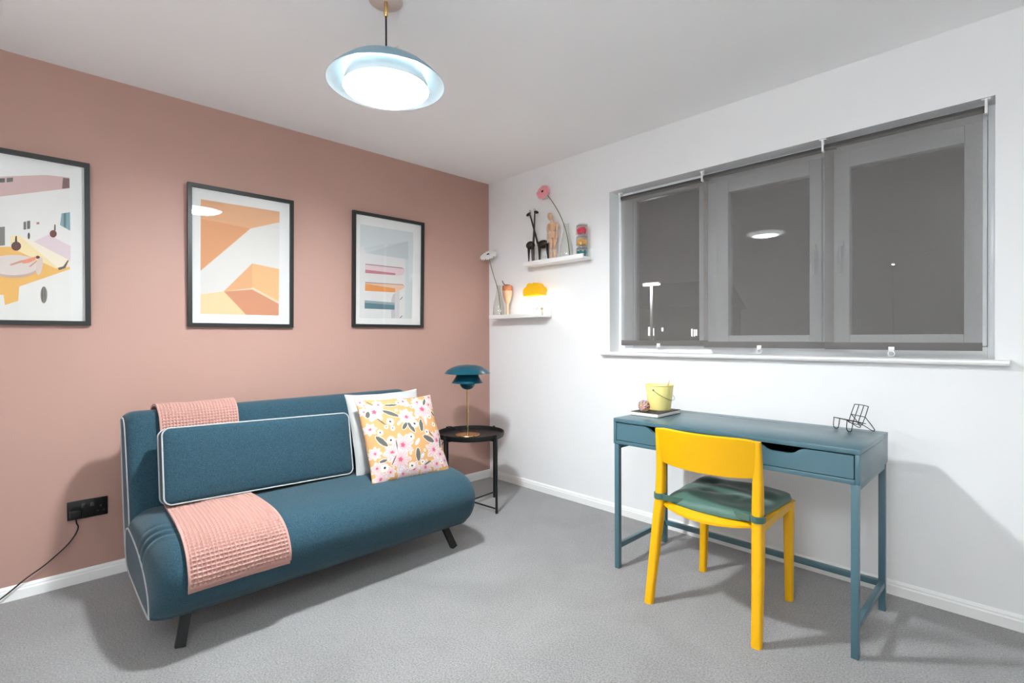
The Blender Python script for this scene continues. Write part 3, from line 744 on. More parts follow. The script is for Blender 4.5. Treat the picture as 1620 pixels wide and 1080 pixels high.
obj('top_shade', MB().lathe([(.012, .960), (.06, .957), (.10, .945), (.135, .924), (.155, .902), (.153, .9015), (.133, .921), (.098, .942), (.06, .953), (.012, .956)], (TLX, TLY, 0), 56, closed=True), m_teal, tl)
obj('finial', MB().lathe([(0, .965), (.010, .963), (.012, .955), (0, .950)], (TLX, TLY, 0), 16), m_brass, tl)
obj('middle_shade', MB().lathe([(.070, .900), (.082, .875), (.098, .850), (.107, .838), (.105, .8375), (.096, .849), (.080, .874), (.068, .899)], (TLX, TLY, 0), 48, closed=True), m_teal, tl)
obj('lower_bowl', MB().lathe([(.053, .838), (.050, .822), (.040, .806), (.024, .795), (.006, .791), (.006, .794), (.023, .798), (.038, .809), (.048, .824), (.051, .838)], (TLX, TLY, 0), 40, closed=True), m_teal, tl)
obj('inner_socket', MB().lathe([(0, .795), (.016, .796), (.016, .950), (0, .950)], (TLX, TLY, 0), 20), m_wplastic, tl)
for k in range(3):
    a = 2*PI*k/3+.5
    for ra, za, rb_, zb_ in ((.012, .945, .10, .9405), (.014, .870, .083, .872), (.014, .826, .050, .828)):
        obj('shade_arm', MB().tube([(TLX+ra*math.cos(a), TLY+ra*math.sin(a), za), (TLX+rb_*math.cos(a), TLY+rb_*math.sin(a), zb_)], .002, 6), m_brass, tl)
lc = catmull([(TLX-.006, TLY+.01, .53), (TLX-.010, TLY+.012, .497), (TLX-.09, TLY+.03, .489), (TLX-.20, TLY+.02, .512), (TLX-.245, TLY-.0, .500), (TLX-.225, TLY-.02, .44), (TLX-.24, TLY-.06, .36), (TLX-.26, TLY-.10, .29), (TLX-.29, TLY-.11, .15), (TLX-.30, TLY-.12, .01)], 6, False)
obj('cord', MB().tube(lc, .0028, 8), m_blackplastic, tl)

# ================================================================ DESK
X0, X1, Y0, Y1 = 1.671, 2.697, -.662, -.180; ZT, ZB = .742, .617
dk = thing('desk', ((X0+X1)/2, (Y0+Y1)/2, 0), 'slate blue desk with two drawers and slim metal legs under the window', 'desk')
tp = MB(); tp.box(X0, X1, Y0, -.2515, ZT-.018, ZT, .0012)
obj('desktop', tp, m_desk, dk)
xs0, xs1 = 2.03, 2.295
fl = MB().prism([(X0, -.2495), (xs0-.02, -.2495), (xs0, -.244), (xs1, -.244), (xs1+.02, -.2495), (X1, -.2495), (X1, Y1), (X0, Y1)], lambda x, y, z: (x, y, z), ZT-.018, ZT)
part_label(obj('cable_flap', fl, m_desk, dk, smooth=False), 'rear flap with a cable slot')
obj('side_panel', MB().box(X0, X0+.015, Y0, Y1, ZB, ZT-.0185, .001), m_desk, dk)
obj('side_panel', MB().box(X1-.015, X1, Y0, Y1, ZB, ZT-.0185, .001), m_desk, dk)
obj('bottom_panel', MB().box(X0+.0155, X1-.0155, Y0, Y1, ZB, ZB+.017, .001), m_desk, dk)
obj('back_panel', MB().box(X0+.0155, X1-.0155, Y1-.014, Y1-.001, ZB+.0175, ZT-.019, .001), m_desk, dk)
obj('divider', MB().box(2.177, 2.191, Y0+.003, Y1-.015, ZB+.0175, ZT-.019, .001), m_desk, dk)
for d0, d1 in ((X0+.0185, 2.1745), (2.1935, X1-.0185)):
    mid = (d0+d1)/2; z0, z1 = ZB+.0203, ZT-.0225; hw = .092
    top = [(mid+hw, z1), (mid+hw-.014, z1-.002), (mid+hw-.028, z1-.009), (mid+hw-.040, z1-.019), (mid+hw-.052, z1-.023), (mid+hw-.066, z1-.0245)]
    poly = [(d0, z0), (d1, z0), (d1, z1)]+top+[(2*mid-x, z) for x, z in reversed(top)]+[(d0, z1)]
    dr = obj('drawer', MB().prism(poly, lambda x, z, y: (x, y, z), Y0, Y0+.016), m_desk, dk, smooth=False)
    q = MB(); q.box(d0+.008, d1-.008, Y0+.0165, Y1-.03, z0+.004, z0+.010); q.box(d0+.008, d0+.020, Y0+.0165, Y1-.03, z0+.010, z1-.012); q.box(d1-.020, d1-.008, Y0+.0165, Y1-.03, z0+.010, z1-.012); q.box(d0+.02, d1-.02, Y1-.042, Y1-.03, z0+.01, z1-.012)
    obj('drawer_tray', q, m_deskin, dr, smooth=False)
lw = .024
LXs = (X0+.004, X1-.004-lw); LYs = (Y0+.002, Y1-.002-lw)
for x in LXs:
    for y in LYs: obj('leg', MB().box(x, x+lw, y, y+lw, 0, ZB-.0005, .001), m_desk, dk)
bz0, bz1 = .098, .123
for x in LXs:
    obj('side_bar', MB().box(x+.002, x+lw-.002, LYs[0]+lw, LYs[1], bz0, bz1, .001), m_desk, dk)
    obj('top_bar', MB().box(x+.002, x+lw-.002, LYs[0]+lw, LYs[1], ZB-.0245, ZB-.0005, .001), m_desk, dk)
obj('rear_bar', MB().box(LXs[0]+lw, LXs[1], LYs[1]+.002, LYs[1]+lw-.002, bz0, bz1, .001), m_desk, dk)

# ================================================================ CHAIR
ch = thing('desk_chair', (2.19, -.60, 0), 'yellow plastic chair with curved backrest pulled up to the desk', 'chair')
def post(pts, secs, n=5):
    """vertical member with rounded-rectangle section: pts centre line, secs (wx, wy)"""
    P = catmull(pts, n, False); A = catmull([(a, b, 0) for a, b in secs], n, False); loops = []
    for p, s_ in zip(P, A):
        wx, wy = s_.x/2, s_.y/2; r = min(wx, wy)*.62; L = []
        for cx, cy, a0 in ((1, 1, 0), (-1, 1, 90), (-1, -1, 180), (1, -1, 270)):
            for k in range(5):
                a = math.radians(a0+22.5*k); L.append((p.x+cx*(wx-r)+r*math.cos(a), p.y+cy*(wy-r)+r*math.sin(a), p.z))
        loops.append(L)
    return MB().loft(loops)
CXm = 2.1905
for sx in (-1, 1):
    q = post([(CXm+sx*.222, -.832, 0), (CXm+sx*.216, -.806, .16), (CXm+sx*.208, -.776, .36), (CXm+sx*.203, -.766, .46), (CXm+.003+sx*.2015, -.770, .60), (CXm+.006+sx*.2005, -.792, .748)],
             [(.036, .034), (.038, .040), (.040, .050), (.038, .046), (.036, .036), (.033, .022)])
    obj('rear_leg', q, m_yellow, ch)
    q = post([(CXm+sx*.193, -.383, 0), (CXm+sx*.190, -.377, .2), (CXm+sx*.186, -.367, .40), (CXm+sx*.183, -.366, .424)], [(.030, .034), (.034, .040), (.040, .052), (.046, .070)])
    obj('front_leg', q, m_yellow, ch)
    q = MB().beam((CXm+sx*.205, -.775, .412), (CXm+sx*.188, -.385, .412), .026, .030, (1, 0, 0))
    obj('side_rail', q, m_yellow, ch, smooth=False)
# backrest: curved panel bowed towards the rear
def bow(s): return -.050*(1-s*s)
nb = 24; loops = []
for i in range(nb+1):
    s = -1+2*i/nb; x = CXm+.005+s*.205
    zb, zt = .606-.010*(1-abs(s)**3), .757-.010*abs(s)**10
    L = []
    for z, t in ((zb+.003, 0), (zb, .5), (zb+.003, 1), ((zb+zt)/2, 1), (zt-.005, 1), (zt, .5), (zt-.005, 0), ((zb+zt)/2, 0)):
        yc = -.768-(z-.60)*.15 + bow(s)
        L.append((x, yc+(.012 if t == 0 else 0 if t == .5 else -.012), z))
    loops.append(L)
obj('backrest', MB().loft(loops), m_yellow, ch)
# seat: rear edge bows out
st = []
for k in range(25): s = -1+2*k/24; st.append((CXm+s*.188, -.770-.055*(1-s*s)))
st += [(CXm+.200, -.68), (CXm+.205, -.40), (CXm+.196, -.345), (CXm+.17, -.335), (CXm-.17, -.335), (CXm-.196, -.345), (CXm-.205, -.40), (CXm-.200, -.68)]
def dish(x, y): return -.018*math.exp(-((y+.80)/.10)**2)*(1-((x-CXm)/.22)**2)
loops = []
for ins, z in ((.012, .412), (.0, .417), (.0, .427), (.006, .431)):
    L = []
    for x, y in st:
        dx, dy = x-CXm, y+.57; d = math.hypot(dx, dy); L.append((x-dx/d*ins, y-dy/d*ins, z+dish(x, y)))
    loops.append(L)
obj('seat', MB().loft(loops), m_yellow, ch)
# tie-on cushion
cu = thing('seat_cushion', (CXm, -.56, .432), 'green satin seat cushion tied to the yellow chair', 'cushion')
N = 40; vs = []; fs = []
def cpt(a, b, top):
    hw = .190+.014*(1-b)/2 if b < 0 else .190+.007-.007*b
    hw = .200-.012*b*-1 if False else .196+.010*b
    y = -.555+b*.200
    x = CXm+a*hw
    ea = max(1-abs(a)**7, 0); eb = max(1-abs(b)**7, 0)
    # rounded corners
    cr = max(0, abs(a)+abs(b)-1.86); x -= math.copysign(cr*.12, a); y -= math.copysign(cr*.12, b)
    y -= .020*(1-a*a)*(1 if b < 0 else 0)*abs(b)**3
    t = .036*(ea*eb)**.45
    dent = 0
    for da, db in ((-.45, .35), (.45, .35), (-.4, -.35), (.42, -.35)): dent += .009*math.exp(-((a-da)**2+(b-db)**2)/.012)
    fold = .005*math.sin(5*a+7*b+1)*ea*eb+.004*math.sin(11*b-3*a)*ea*eb
    z0 = .4335+dish(x, y)*.6*(1 if b < 0 else 0)+.006*max(b, 0)
    return (x, y, z0+(t-dent+fold*.8+.003 if top else 0))
for top in (1, 0):
    o = len(vs)
    for i in range(N+1):
        for j in range(N+1): vs.append(cpt(-1+2*j/N, -1+2*i/N, top))
    for i in range(N):
        for j in range(N): k = o+i*(N+1)+j; fs.append((k, k+1, k+N+2, k+N+1))
o = (N+1)**2; ring = [j for j in range(N+1)]+[i*(N+1)+N for i in range(1, N+1)]+[N*(N+1)+j for j in range(N-1, -1, -1)]+[i*(N+1) for i in range(N-1, 0, -1)]
for a, b in zip(ring, ring[1:]+ring[:1]): fs.append((a, b, o+b, o+a))
obj('pad', MB().add(vs, fs), m_green, cu, ang=60)
for sx in (-1, 1):
    cx, cy = CXm+sx*.2037, -.7665
    def rr(e, z):
        wx, wy = .0205+e, .0255+e; return [(cx+wx*math.cos(a)*1.06, cy+wy*math.sin(a)*1.06, z-(.010 if sx > 0 else 0)*0) for a in [2*PI*k/20 for k in range(20)]]
    q = MB(); lo_ = [rr(.002, .440), rr(.0045, .442), rr(.0045, .464), rr(.002, .466)]; q.loft(lo_, cap=False)
    obj('strap', q, m_green, cu)
    q = MB(); a0 = (CXm+sx*.181, -.789, .452); a1 = (CXm+sx*.145, -.772, .449); a2 = (CXm+sx*.11, -.755, .447)
    loops = []
    for p, hgt in ((a0, .024), (a1, .024), (a2, .018)): loops.append([(p[0], p[1]-.002, p[2]-hgt/2), (p[0], p[1]-.002, p[2]+hgt/2), (p[0], p[1]+.002, p[2]+hgt/2), (p[0], p[1]+.002, p[2]-hgt/2)])
    q.loft(loops); obj('strap_tab', q, m_green, cu, smooth=False)

# ================================================================ THINGS ON THE DESK
nx0, nx1, ny0, ny1 = 1.681, 1.835, -.524, -.294
nb_ = thing('notebook', (1.758, -.41, ZT), 'dark-covered notebook with pale pages under the yellow pail', 'notebook')
obj('cover', MB().box(nx0, nx1, ny0, ny1, .7600, .7625, .0008), m_cover, nb_)
obj('cover', MB().box(nx0, nx1, ny0, ny1, ZT+.0003, ZT+.0023, .0006), m_cover, nb_)
obj('pages', MB().box(nx0+.002, nx1-.002, ny0+.002, ny1-.002, ZT+.0024, .7599, .001), m_paper, nb_)
NZ = .7628
PXc, PYc = 1.752, -.362
pa = thing('pail', (PXc, PYc, NZ), 'small pale yellow metal pail standing on the notebook', 'pail')
obj('bucket', MB().lathe([(0, .002), (.053, .002), (.055, 0), (.057, .003), (.071, .124), (.0735, .126), (.0735, .129), (.0705, .130), (.0685, .125), (.0545, .006), (0, .006)], (PXc, PYc, NZ), 48), m_pail, pa)
hd = Vector((.07, -1, 0)).normalized()      # handle axis direction (ear to ear)
side = Vector((hd.y, -hd.x, 0))
ears = [Vector((PXc, PYc, NZ+.105))+hd*(s*.0705) for s in (-1, 1)]
for e in ears: obj('handle_ear', MB().ball(e, .005, 10, 6), m_wire, pa)
hp = []
for i in range(25):
    t = PI*i/24; hp.append(Vector((PXc, PYc, NZ+.105))+hd*(.0735*math.cos(t))-side*(.076*math.sin(t))+Vector((0, 0, -.052*math.sin(t))))
obj('handle', MB().tube(hp, .0011, 6), m_wire, pa)
pe = thing('pencil', (1.775, -.340, NZ+.008), 'orange pencil sticking out of the yellow pail', 'pencil')
pb, pt_ = Vector((1.760, -.355, NZ+.012)), Vector((1.785, -.318, NZ+.150)); pd = (pt_-pb).normalized()
obj('barrel', MB().tube([pb, pb+pd*.120], .0055, 8), m_orange, pe)
obj('tip', MB().tube([pb+pd*.1205, pb+pd*.133, pb+pd*.147], [.0053, .0036, .0008], 8), m_wood, pe)
bx, by, br = 1.7445, -.500, .0300
rb = thing('rubber_band_ball', (bx, by, NZ), 'multicoloured rubber band ball on the notebook corner', 'ball')
obj('core', MB().ball((bx, by, NZ+br), br-.0022, 24, 14), mat('band_core', c(140, 100, 110), .7), rb)
bcol = [mat('band_%d' % i, c(*k), .6) for i, k in enumerate([(236, 130, 150), (240, 200, 70), (160, 200, 90), (150, 110, 180), (240, 150, 70), (110, 80, 90), (230, 170, 200), (120, 170, 190)])]
for i in range(26):
    ax = Vector((random.gauss(0, 1), random.gauss(0, 1), random.gauss(0, 1))).normalized(); u_ = ax.orthogonal().normalized(); v_ = ax.cross(u_); off = random.uniform(-.012, .012)
    R_ = math.sqrt((br-.0016)**2-off**2)
    obj('band', MB().tube([Vector((bx, by, NZ+br))+ax*off+(u_*math.cos(t)+v_*math.sin(t))*R_ for t in [2*PI*k/28 for k in range(28)]], .0015, 5, closed=True), bcol[i % 8], rb)
# wire lounge-chair model
wm = thing('wire_chair_model', (2.58, -.225, ZT), 'tiny black wire lounge chair ornament on the desk', 'ornament')
o_ = Vector((2.5775, -.230, ZT)); fx = Vector((-.59, -.81, 0)).normalized(); sx_ = Vector((.75, -.66, 0)).normalized()
def wp(f, s, z): return o_+fx*f+sx_*s+Vector((0, 0, z))
wr = .0017
def wire(name, pts, closed=False, n=5): obj(name, MB().tube(catmull(pts, n, closed), wr, 7, closed=closed), m_blackmetal, wm)
hw = .040
def rrect(a, b, ca, n=4):
    """rounded rectangle from f/z of near edge a to far edge b"""
    return [a[0]*(1-t)+b[0]*t for t in (0, 1)]
def frame_loop(f0, z0, f1, z1):
    k = .12; L = []
    for (t, s) in ((0, -hw*.8), (0, hw*.8), (k, hw), (1-k, hw), (1, hw*.8), (1, -hw*.8), (1-k, -hw), (k, -hw)):
        L.append(wp(f0+(f1-f0)*t, s, z0+(z1-z0)*t))
    return L
wire('seat_frame', frame_loop(.052, .050, -.038, .032), True)
for s in (-.014, .014): wire('seat_wire', [wp(.051, s, .050), wp(.0, s, .040), wp(-.037, s, .032)], n=3)
wire('back_frame', frame_loop(-.020, .026, -.050, .104), True)
for s in (-.014, .014): wire('back_wire', [wp(-.021, s, .028), wp(-.035, s, .065), wp(-.0495, s, .103)], n=3)
wire('cross_wire', [wp(-.034, -hw, .060), wp(-.034, 0, .060), wp(-.034, hw, .060)], n=2)
for s in (-1, 1):
    wire('front_leg', [wp(.050, s*hw, .048), wp(.052, s*hw, .015), wp(.045, s*hw, .003), wp(.038, s*hw, .0015), wp(.031, s*hw, .003), wp(.027, s*hw, .015), wp(.022, s*hw, .044)])
    wire('rear_leg', [wp(-.034, s*hw, .060), wp(-.060, s*hw, .030), wp(-.076, s*hw, .010), wp(-.078, s*hw, .003), wp(-.072, s*hw, .0015), wp(-.062, s*hw, .005), wp(-.03, s*hw, .024), wp(.0, s*hw, .040)])

# ================================================================ SHELVES
def ledge(x0, x1, zb, label):
    t = thing('picture_ledge', ((x0+x1)/2, 0, zb), label, 'shelf')
    obj('shelf_board', MB().box(x0, x1, -.120, -.0005, zb, zb+.012, .001), m_trim, t)
    obj('back_rail', MB().box(x0, x1, -.012, -.0005, zb+.0122, zb+.074, .001), m_trim, t)
    obj('front_lip', MB().box(x0, x1, -.120, -.108, zb+.0122, zb+.029, .001), m_trim, t)
    return zb+.0122
ZU = ledge(.512, 1.062, 1.664, 'upper white wall ledge holding giraffes, mannequin and jars')
ZL = ledge(.132, .684, 1.289, 'lower white wall ledge holding the yellow cloud lamp')
m_vglass = glassmat('vase_glass', (.965, .972, .965, 1), 1.2)
def vase(x, y, z, h, r, label):
    t = thing('bud_vase', (x, y, z), label, 'vase')
    P = [(0, .003), (r*.92, .003), (r, .010), (r*1.02, h*.18), (r*.92, h*.38), (r*.62, h*.60), (r*.42, h*.78), (r*.40, h*.90), (r*.46, h)]
    inn = [(a-.002 if a > .003 else 0, b+.002 if b < h*.99 else b) for a, b in reversed(P)]
    obj('glass', MB().lathe(P+inn, (x, y, z), 28), m_vglass, t)
    return t
m_stem = mat('stem', c(98, 104, 62), .6)
def gerbera(name, label, stem, ctr, nrm, R, mp, mc, n=22):
    ctr, nrm = Vector(ctr), Vector(nrm).normalized(); u_ = nrm.orthogonal().normalized(); v_ = nrm.cross(u_)
    t = thing(name, stem[0], label, 'flower')
    obj('stem', MB().tube(catmull(list(stem)+[ctr-nrm*.004], 6, False), .0028, 8), m_stem, t)
    for ring, (k, rr, lift) in enumerate(((n, R, .10), (n-6, R*.72, .30))):
        for i in range(k):
            a = 2*PI*(i+.5*ring)/k+random.uniform(-.04, .04); d = u_*math.cos(a)+v_*math.sin(a); s_ = nrm.cross(d); L = rr*random.uniform(.92, 1.05); w_ = L*.115
            pts = []
            for f, ww in ((.10, .45), (.45, 1.0), (.8, .95), (.95, .5), (1.0, .1)):
                h_ = nrm*(L*(lift*f-.22*f*f)+.001*ring)
                pts.append((ctr+d*(L*f)+h_-s_*(w_*ww), ctr+d*(L*f)+h_+nrm*.0012, ctr+d*(L*f)+h_+s_*(w_*ww)))
            q = MB()
            vs = [p for r_ in pts for p in r_]; fs = []
            for j in range(4):
                for m2 in range(2): b0 = j*3+m2; fs.append((b0, b0+1, b0+4, b0+3))
            nv = len(vs); q.add(vs+[p-nrm*.0006 for p in vs], fs+[tuple(x+nv for x in reversed(f)) for f in fs])
            obj('petal', q, mp, t)
    rot = nrm.to_track_quat('Z', 'Y').to_matrix()
    obj('flower_centre', MB().ball(ctr+nrm*.001, R*.20, 14, 8, (1, 1, .45), rot), mc, t)
    return t
m_pet_p = mat('petal_pink', c(240, 160, 165), .6, noise=(60, .1)); m_pet_w = mat('petal_white', c(242, 242, 240), .6); m_fcen = mat('flower_centre', c(40, 26, 24), .8, noise=(300, .4))
VU = (.872, -.060); VL = (.180, -.060)
vase(*VU, ZU, .252, .046, 'clear glass bud vase holding the pink gerbera')
gerbera('pink_gerbera', 'pink gerbera on a long curved stem in the glass vase', [(VU[0]+.030, VU[1], ZU+.012), (VU[0]+.018, VU[1], ZU+.11), (VU[0]-.006, VU[1], ZU+.21), (.815, -.062, 2.00), (.750, -.065, 2.10), (.706, -.068, 2.155)], (.664, -.072, 2.188), (.12, -.92, .30), .060, m_pet_p, m_fcen)
vase(*VL, ZL, .252, .044, 'clear glass bud vase holding the white gerbera')
gerbera('white_gerbera', 'white gerbera leaning towards the pink wall from its glass vase', [(VL[0]+.028, VL[1], ZL+.012), (VL[0]+.012, VL[1], ZL+.12), (VL[0]-.008, VL[1], ZL+.22), (.135, -.066, 1.62), (.10, -.07, 1.72), (.080, -.073, 1.785)], (.083, -.082, 1.806), (.2, -.55, .72), .074, m_pet_w, m_fcen)
# giraffes
def giraffe(body, bl, facing, nb0, head, feet, label, y):
    t = thing('giraffe_figure', (body[0], y, ZU), label, 'figurine', None)
    rot = Matrix.Rotation(0, 3, 'Y')
    obj('body', MB().ball((body[0], y, body[1]), 1, 20, 12, (bl, .027, .030)), m_darkwood, t)
    obj('neck', MB().tube(catmull([(nb0[0], y, nb0[1]-.01), ((nb0[0]*.6+head[0]*.4), y, nb0[1]*.6+head[1]*.4), (head[0]-facing*.004, y, head[1])], 6, False), [.0085-.0035*i/12 for i in range(13)], 10), m_darkwood, t)
    hr = Matrix.Rotation(facing*.35, 3, 'Y')
    obj('head', MB().ball((head[0]+facing*.010, y, head[1]+.002), 1, 14, 8, (.024, .010, .011), hr), m_darkwood, t)
    q = MB()
    for s in (-1, 1): q.tube([(head[0]-facing*.004, y+s*.005, head[1]+.008), (head[0]-facing*.006, y+s*.007, head[1]+.030)], [.0016, .002], 6)
    obj('horn', q, m_wire, t)
    for i, (xt, xb) in enumerate(feet):
        s = -1 if i % 2 else 1
        obj('leg', MB().tube([(xt, y+s*.012, body[1]-.008), (xb, y+s*.015, ZU+.008), (xb-.002, y+s*.015, ZU)], [.006, .0038, .005], 8), m_darkwood, t)
    return t
giraffe((.640, 1.818), .052, -1, (.588, 1.842), (.506, 2.058), [(.603, .592), (.608, .618), (.676, .680), (.680, .706)], 'dark wooden giraffe with neck stretched away from the mannequin', -.044)
giraffe((.553, 1.816), .038, 1, (.583, 1.842), (.602, 2.046), [(.530, .520), (.540, .552), (.574, .572), (.578, .586)], 'dark wooden giraffe with upright neck at the open ledge end', -.084)
# mannequin
MX, MY = .752, -.062
mq = thing('artist_mannequin', (MX, MY, ZU), 'jointed pale wood artist mannequin on the upper ledge', 'mannequin')
obj('head', MB().ball((MX-.026, MY, 2.000), 1, 18, 12, (.020, .018, .028), Matrix.Rotation(-.25, 3, 'Y')), m_wood, mq)
obj('neck', MB().tube([(MX-.020, MY, 1.976), (MX-.012, MY, 1.958)], .007, 10), m_wood, mq)
obj('chest', MB().loft([[(MX-.004+a*wx*math.cos(t), MY+wy*math.sin(t), z) for t in [2*PI*k/16 for k in range(16)]] for a, wx, wy, z in ((1, .010, .008, 1.960), (1, .030, .015, 1.950), (1, .033, .019, 1.925), (1, .026, .017, 1.905), (1, .020, .014, 1.899))]), m_wood, mq)
obj('waist', MB().ball((MX-.003, MY, 1.893), .013, 12, 8), m_wood, mq)
obj('pelvis', MB().loft([[(MX-.002+wx*math.cos(t), MY+wy*math.sin(t), z) for t in [2*PI*k/16 for k in range(16)]] for wx, wy, z in ((.020, .014, 1.888), (.027, .017, 1.872), (.031, .018, 1.852), (.026, .014, 1.842))]), m_wood, mq)
for s in (-1, 1):
    obj('shoulder_joint', MB().ball((MX-.004+s*.037, MY, 1.944), .009, 10, 8), m_wood, mq)
    obj('upper_arm', MB().tube([(MX-.004+s*.040, MY, 1.940), (MX-.004+s*.043, MY, 1.915), (MX-.003+s*.042, MY-.002, 1.886)], [.0085, .0095, .006], 10), m_wood, mq)
    obj('forearm', MB().tube([(MX-.003+s*.042, MY-.003, 1.880), (MX-.002+s*.041, MY-.005, 1.86), (MX-.002+s*.040, MY-.008, 1.834)], [.0065, .0075, .0045], 10), m_wood, mq)
    obj('hand', MB().ball((MX-.002+s*.040, MY-.009, 1.822), 1, 10, 8, (.005, .006, .012)), m_wood, mq)
    obj('thigh', MB().tube([(MX-.001+s*.015, MY, 1.842), (MX+s*.015, MY, 1.81), (MX+s*.016, MY, 1.768)], [.011, .0125, .0075], 10), m_wood, mq)
    obj('calf', MB().tube([(MX+s*.016, MY, 1.764), (MX+s*.0165, MY+.002, 1.735), (MX+s*.017, MY+.001, ZU+.013)], [.0075, .0095, .005], 10), m_wood, mq)
    obj('foot', MB().ball((MX+s*.018, MY-.009, ZU+.0065), 1, 12, 8, (.0085, .018, .0065)), m_wood, mq)
# stacked jars
m_jglass = glassmat('jar_glass', (.97, .975, .97, 1), 1.5)
def jar(z, label, mc, bits, sd):
    x, y, r, h = 1.008, -.060, .040, .076
    t = thing('clip_jar', (x, y, z), label, 'jar', None)
    P = [(0, .0), (r-.004, 0), (r, .004), (r, .050), (r-.005, .056), (r-.006, .060), (r-.009, .060), (r-.008, .055), (r-.0035, .049), (r-.0035, .006), (r-.006, .004), (0, .004)]
    obj('jar_body', MB().lathe(P, (x, y, z), 32), m_jglass, t)
    ld_ = obj('lid', MB().lathe([(0, .0655), (r-.010, .0655), (r-.004, .0645), (r-.003, .0615), (0, .0615)], (x, y, z), 32), m_jglass, t)
    obj('lid_rim', MB().lathe([(0, .075), (.024, .075), (.026, .073), (.026, .066), (0, .066)], (x, y, z), 24), m_jglass, ld_)
    obj('wire_clip', MB().tube([(x+(r-.003)*math.cos(t_), y+(r-.003)*math.sin(t_), z+.058) for t_ in [2*PI*k/28 for k in range(28)]], .0012, 6, closed=True)
        .tube([(x+s*(r-.002), y-.002, z+.058) if i == 0 else (x+s*(r+.008), y-.002, z+.064) if i == 1 else (x+s*(r-.002), y-.002, z+.070) for s in (1,) for i in range(3)], .0012, 6)
        .tube([(x-(r-.002), y, z+.058), (x-(r+.008), y, z+.064), (x-(r-.002), y, z+.070)], .0012, 6), m_wire, t)
    rnd = random.Random(sd); q = MB()
    for k in range(bits):
        a = rnd.uniform(0, 2*PI); rr = (r-.012)*math.sqrt(rnd.random()); q.ball((x+rr*math.cos(a), y+rr*math.sin(a), z+.013+rnd.random()*.030), .0088, 7, 5)
    o = obj('sweets', q, mc, t); o['kind'] = 'stuff'
jar(ZU, 'glass clip jar of teal pieces, bottom of the stack', mat('teal_bits', c(0, 125, 130), .4), 46, 1)
jar(ZU+.0755, 'glass clip jar of orange-yellow pieces, middle of the stack', mat('amber_bits', c(240, 180, 70), .4), 60, 2)
jar(ZU+.151, 'glass clip jar of red-pink pieces, topmost of the stack', mat('red_bits', c(232, 20, 75), .4), 64, 3)
# wooden goblet ornament
GX, GY = .282, -.062
gb = thing('wooden_goblet', (GX, GY, ZL), 'slim pale wood goblet ornament with speckled brown band beside the cloud lamp', 'ornament')
obj('stem', MB().lathe([(0, 0), (.012, 0), (.012, .004), (.0105, .05), (.0110, .104), (0, .104)], (GX, GY, ZL), 20), m_wood, gb)
obj('cup', MB().lathe([(0, .1042), (.012, .1045), (.024, .125), (.034, .160), (.038, .190), (.0385, .202), (0, .202)], (GX, GY, ZL), 28), m_wood, gb)
m_speck = mat('speckled_brown', c(190, 120, 80), .6, noise=(140, .75))
obj('band', MB().lathe([(0, .2022), (.0395, .2022), (.0395, .238), (.034, .244), (0, .244)], (GX, GY, ZL), 28), m_speck, gb)
obj('twig', MB().tube(catmull([(GX+.028, GY, ZL+.244), (GX, GY, ZL+.249), (GX-.03, GY, ZL+.252), (GX-.048, GY, ZL+.270), (GX-.056, GY, ZL+.285)], 4, False), .0036, 8), mat('twig_brown', c(120, 80, 60), .7), gb)
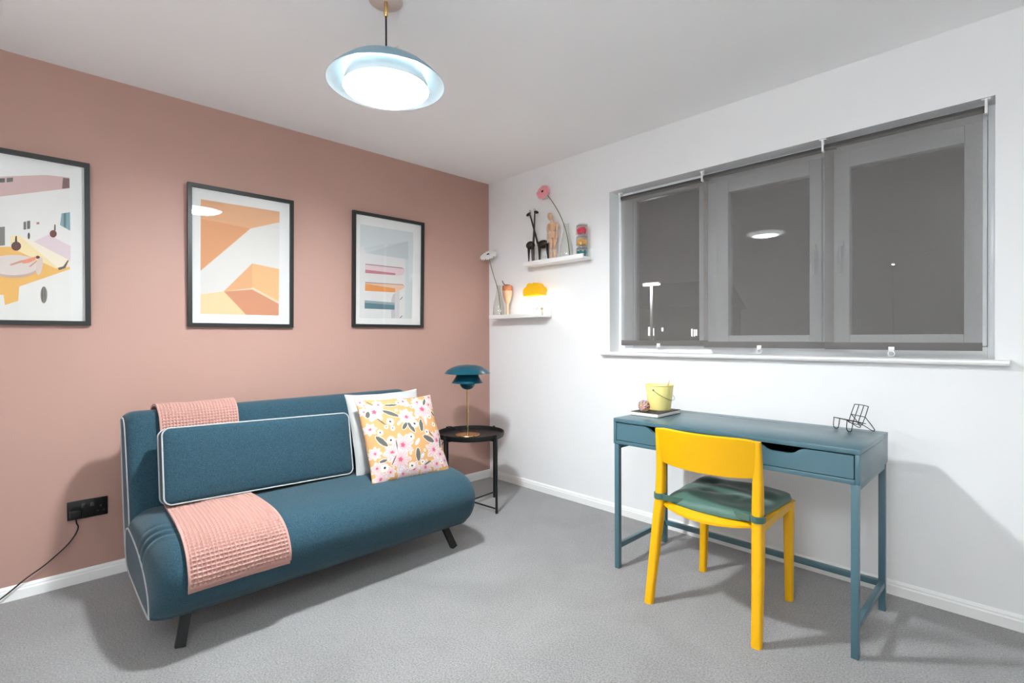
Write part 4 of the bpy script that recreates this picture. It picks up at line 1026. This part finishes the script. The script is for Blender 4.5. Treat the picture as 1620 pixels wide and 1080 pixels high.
# cloud lamp
CX_, CY_ = .572, -.060
cl = thing('cloud_lamp', (CX_, CY_, ZL), 'small glowing lamp with yellow cloud-shaped shade on the lower ledge', 'lamp')
obj('base', MB().lathe([(0, 0), (.040, 0), (.042, .004), (.040, .010), (.015, .014), (.012, .020), (.012, .085), (0, .085)], (CX_, CY_, ZL), 32), m_wplastic, cl)
obj('bulb', MB().ball((CX_, CY_, ZL+.112), .028, 20, 12), mat('bulb_glow', c(255, 255, 255), .5, emit=(1, .93, .82, 1), estr=14, noise=False), cl)
def cloud_r():
    lobes = [(-.052, .030, .036), (-.022, .058, .034), (.026, .060, .033), (.056, .034, .034)]
    pts = [(-.090, 0)]
    for i in range(61):
        th_ = PI-PI*i/60; best = 0
        for lx, lz, lr in lobes:
            # ray from (0,.0)
            d = (math.cos(th_), math.sin(th_)); b_ = lx*d[0]+lz*d[1]; disc = b_*b_-(lx*lx+lz*lz-lr*lr)
            if disc >= 0: best = max(best, b_+math.sqrt(disc))
        best = max(best, .084*(1 if abs(math.cos(th_)) > .97 else 0))
        if best > .02: pts.append((best*math.cos(th_), max(best*math.sin(th_), .002)))
    pts.append((.090, 0)); return pts
cr_ = cloud_r(); zc = ZL+.146
m_cloud = mat('cloud_yellow', c(250, 190, 20), .5)
m_cloud.node_tree.nodes['Principled BSDF'].inputs['Transmission Weight'].default_value = 0
q = MB(); outer = cr_; inner = [(u*.95, max(v*.94, 0)) for u, v in cr_]
for ya, yb, pp in ((-.036, -.0335, outer), (.0335, .036, outer)): q.prism(pp, lambda u, v, w_: (CX_+u, CY_+w_, zc+v), ya, yb)
nn = len(outer); loops = [[(CX_+u, CY_-.0345, zc+v) for u, v in outer], [(CX_+u, CY_+.0345, zc+v) for u, v in outer], [(CX_+u, CY_+.0345, zc+v) for u, v in inner], [(CX_+u, CY_-.0345, zc+v) for u, v in inner]]
loops.append(loops[0]); q.loft(loops, cap=False, closed=False)
obj('shade', q, m_cloud, cl)
ld = bpy.data.lights.new('cloud_bulb', 'POINT'); ld.energy = CLOUD_W; ld.shadow_soft_size = .03; ld.color = (1, .95, .88)
lo = bpy.data.objects.new('glow', ld); C.objects.link(lo); lo.parent = cl; lo.location = (0, -.034, .075)
# peg figures
for px_, rgb, lab in ((.618, (226, 196, 196), 'tiny round-headed pink peg figure'), (.664, (186, 176, 156), 'tiny round-headed beige peg figure')):
    t = thing('peg_figure', (px_, -.085, ZL), lab+' at the lower ledge end', 'figurine')
    obj('body', MB().lathe([(0, 0), (.011, 0), (.012, .004), (.009, .026), (.006, .036), (0, .037)], (px_, -.085, ZL), 16), m_trim if px_ < .64 else mat('peg_beige', c(214, 208, 190), .6), t)
    obj('head', MB().ball((px_, -.085, ZL+.049), .0135, 14, 10), mat('peg_head', c(*rgb), .6), t)
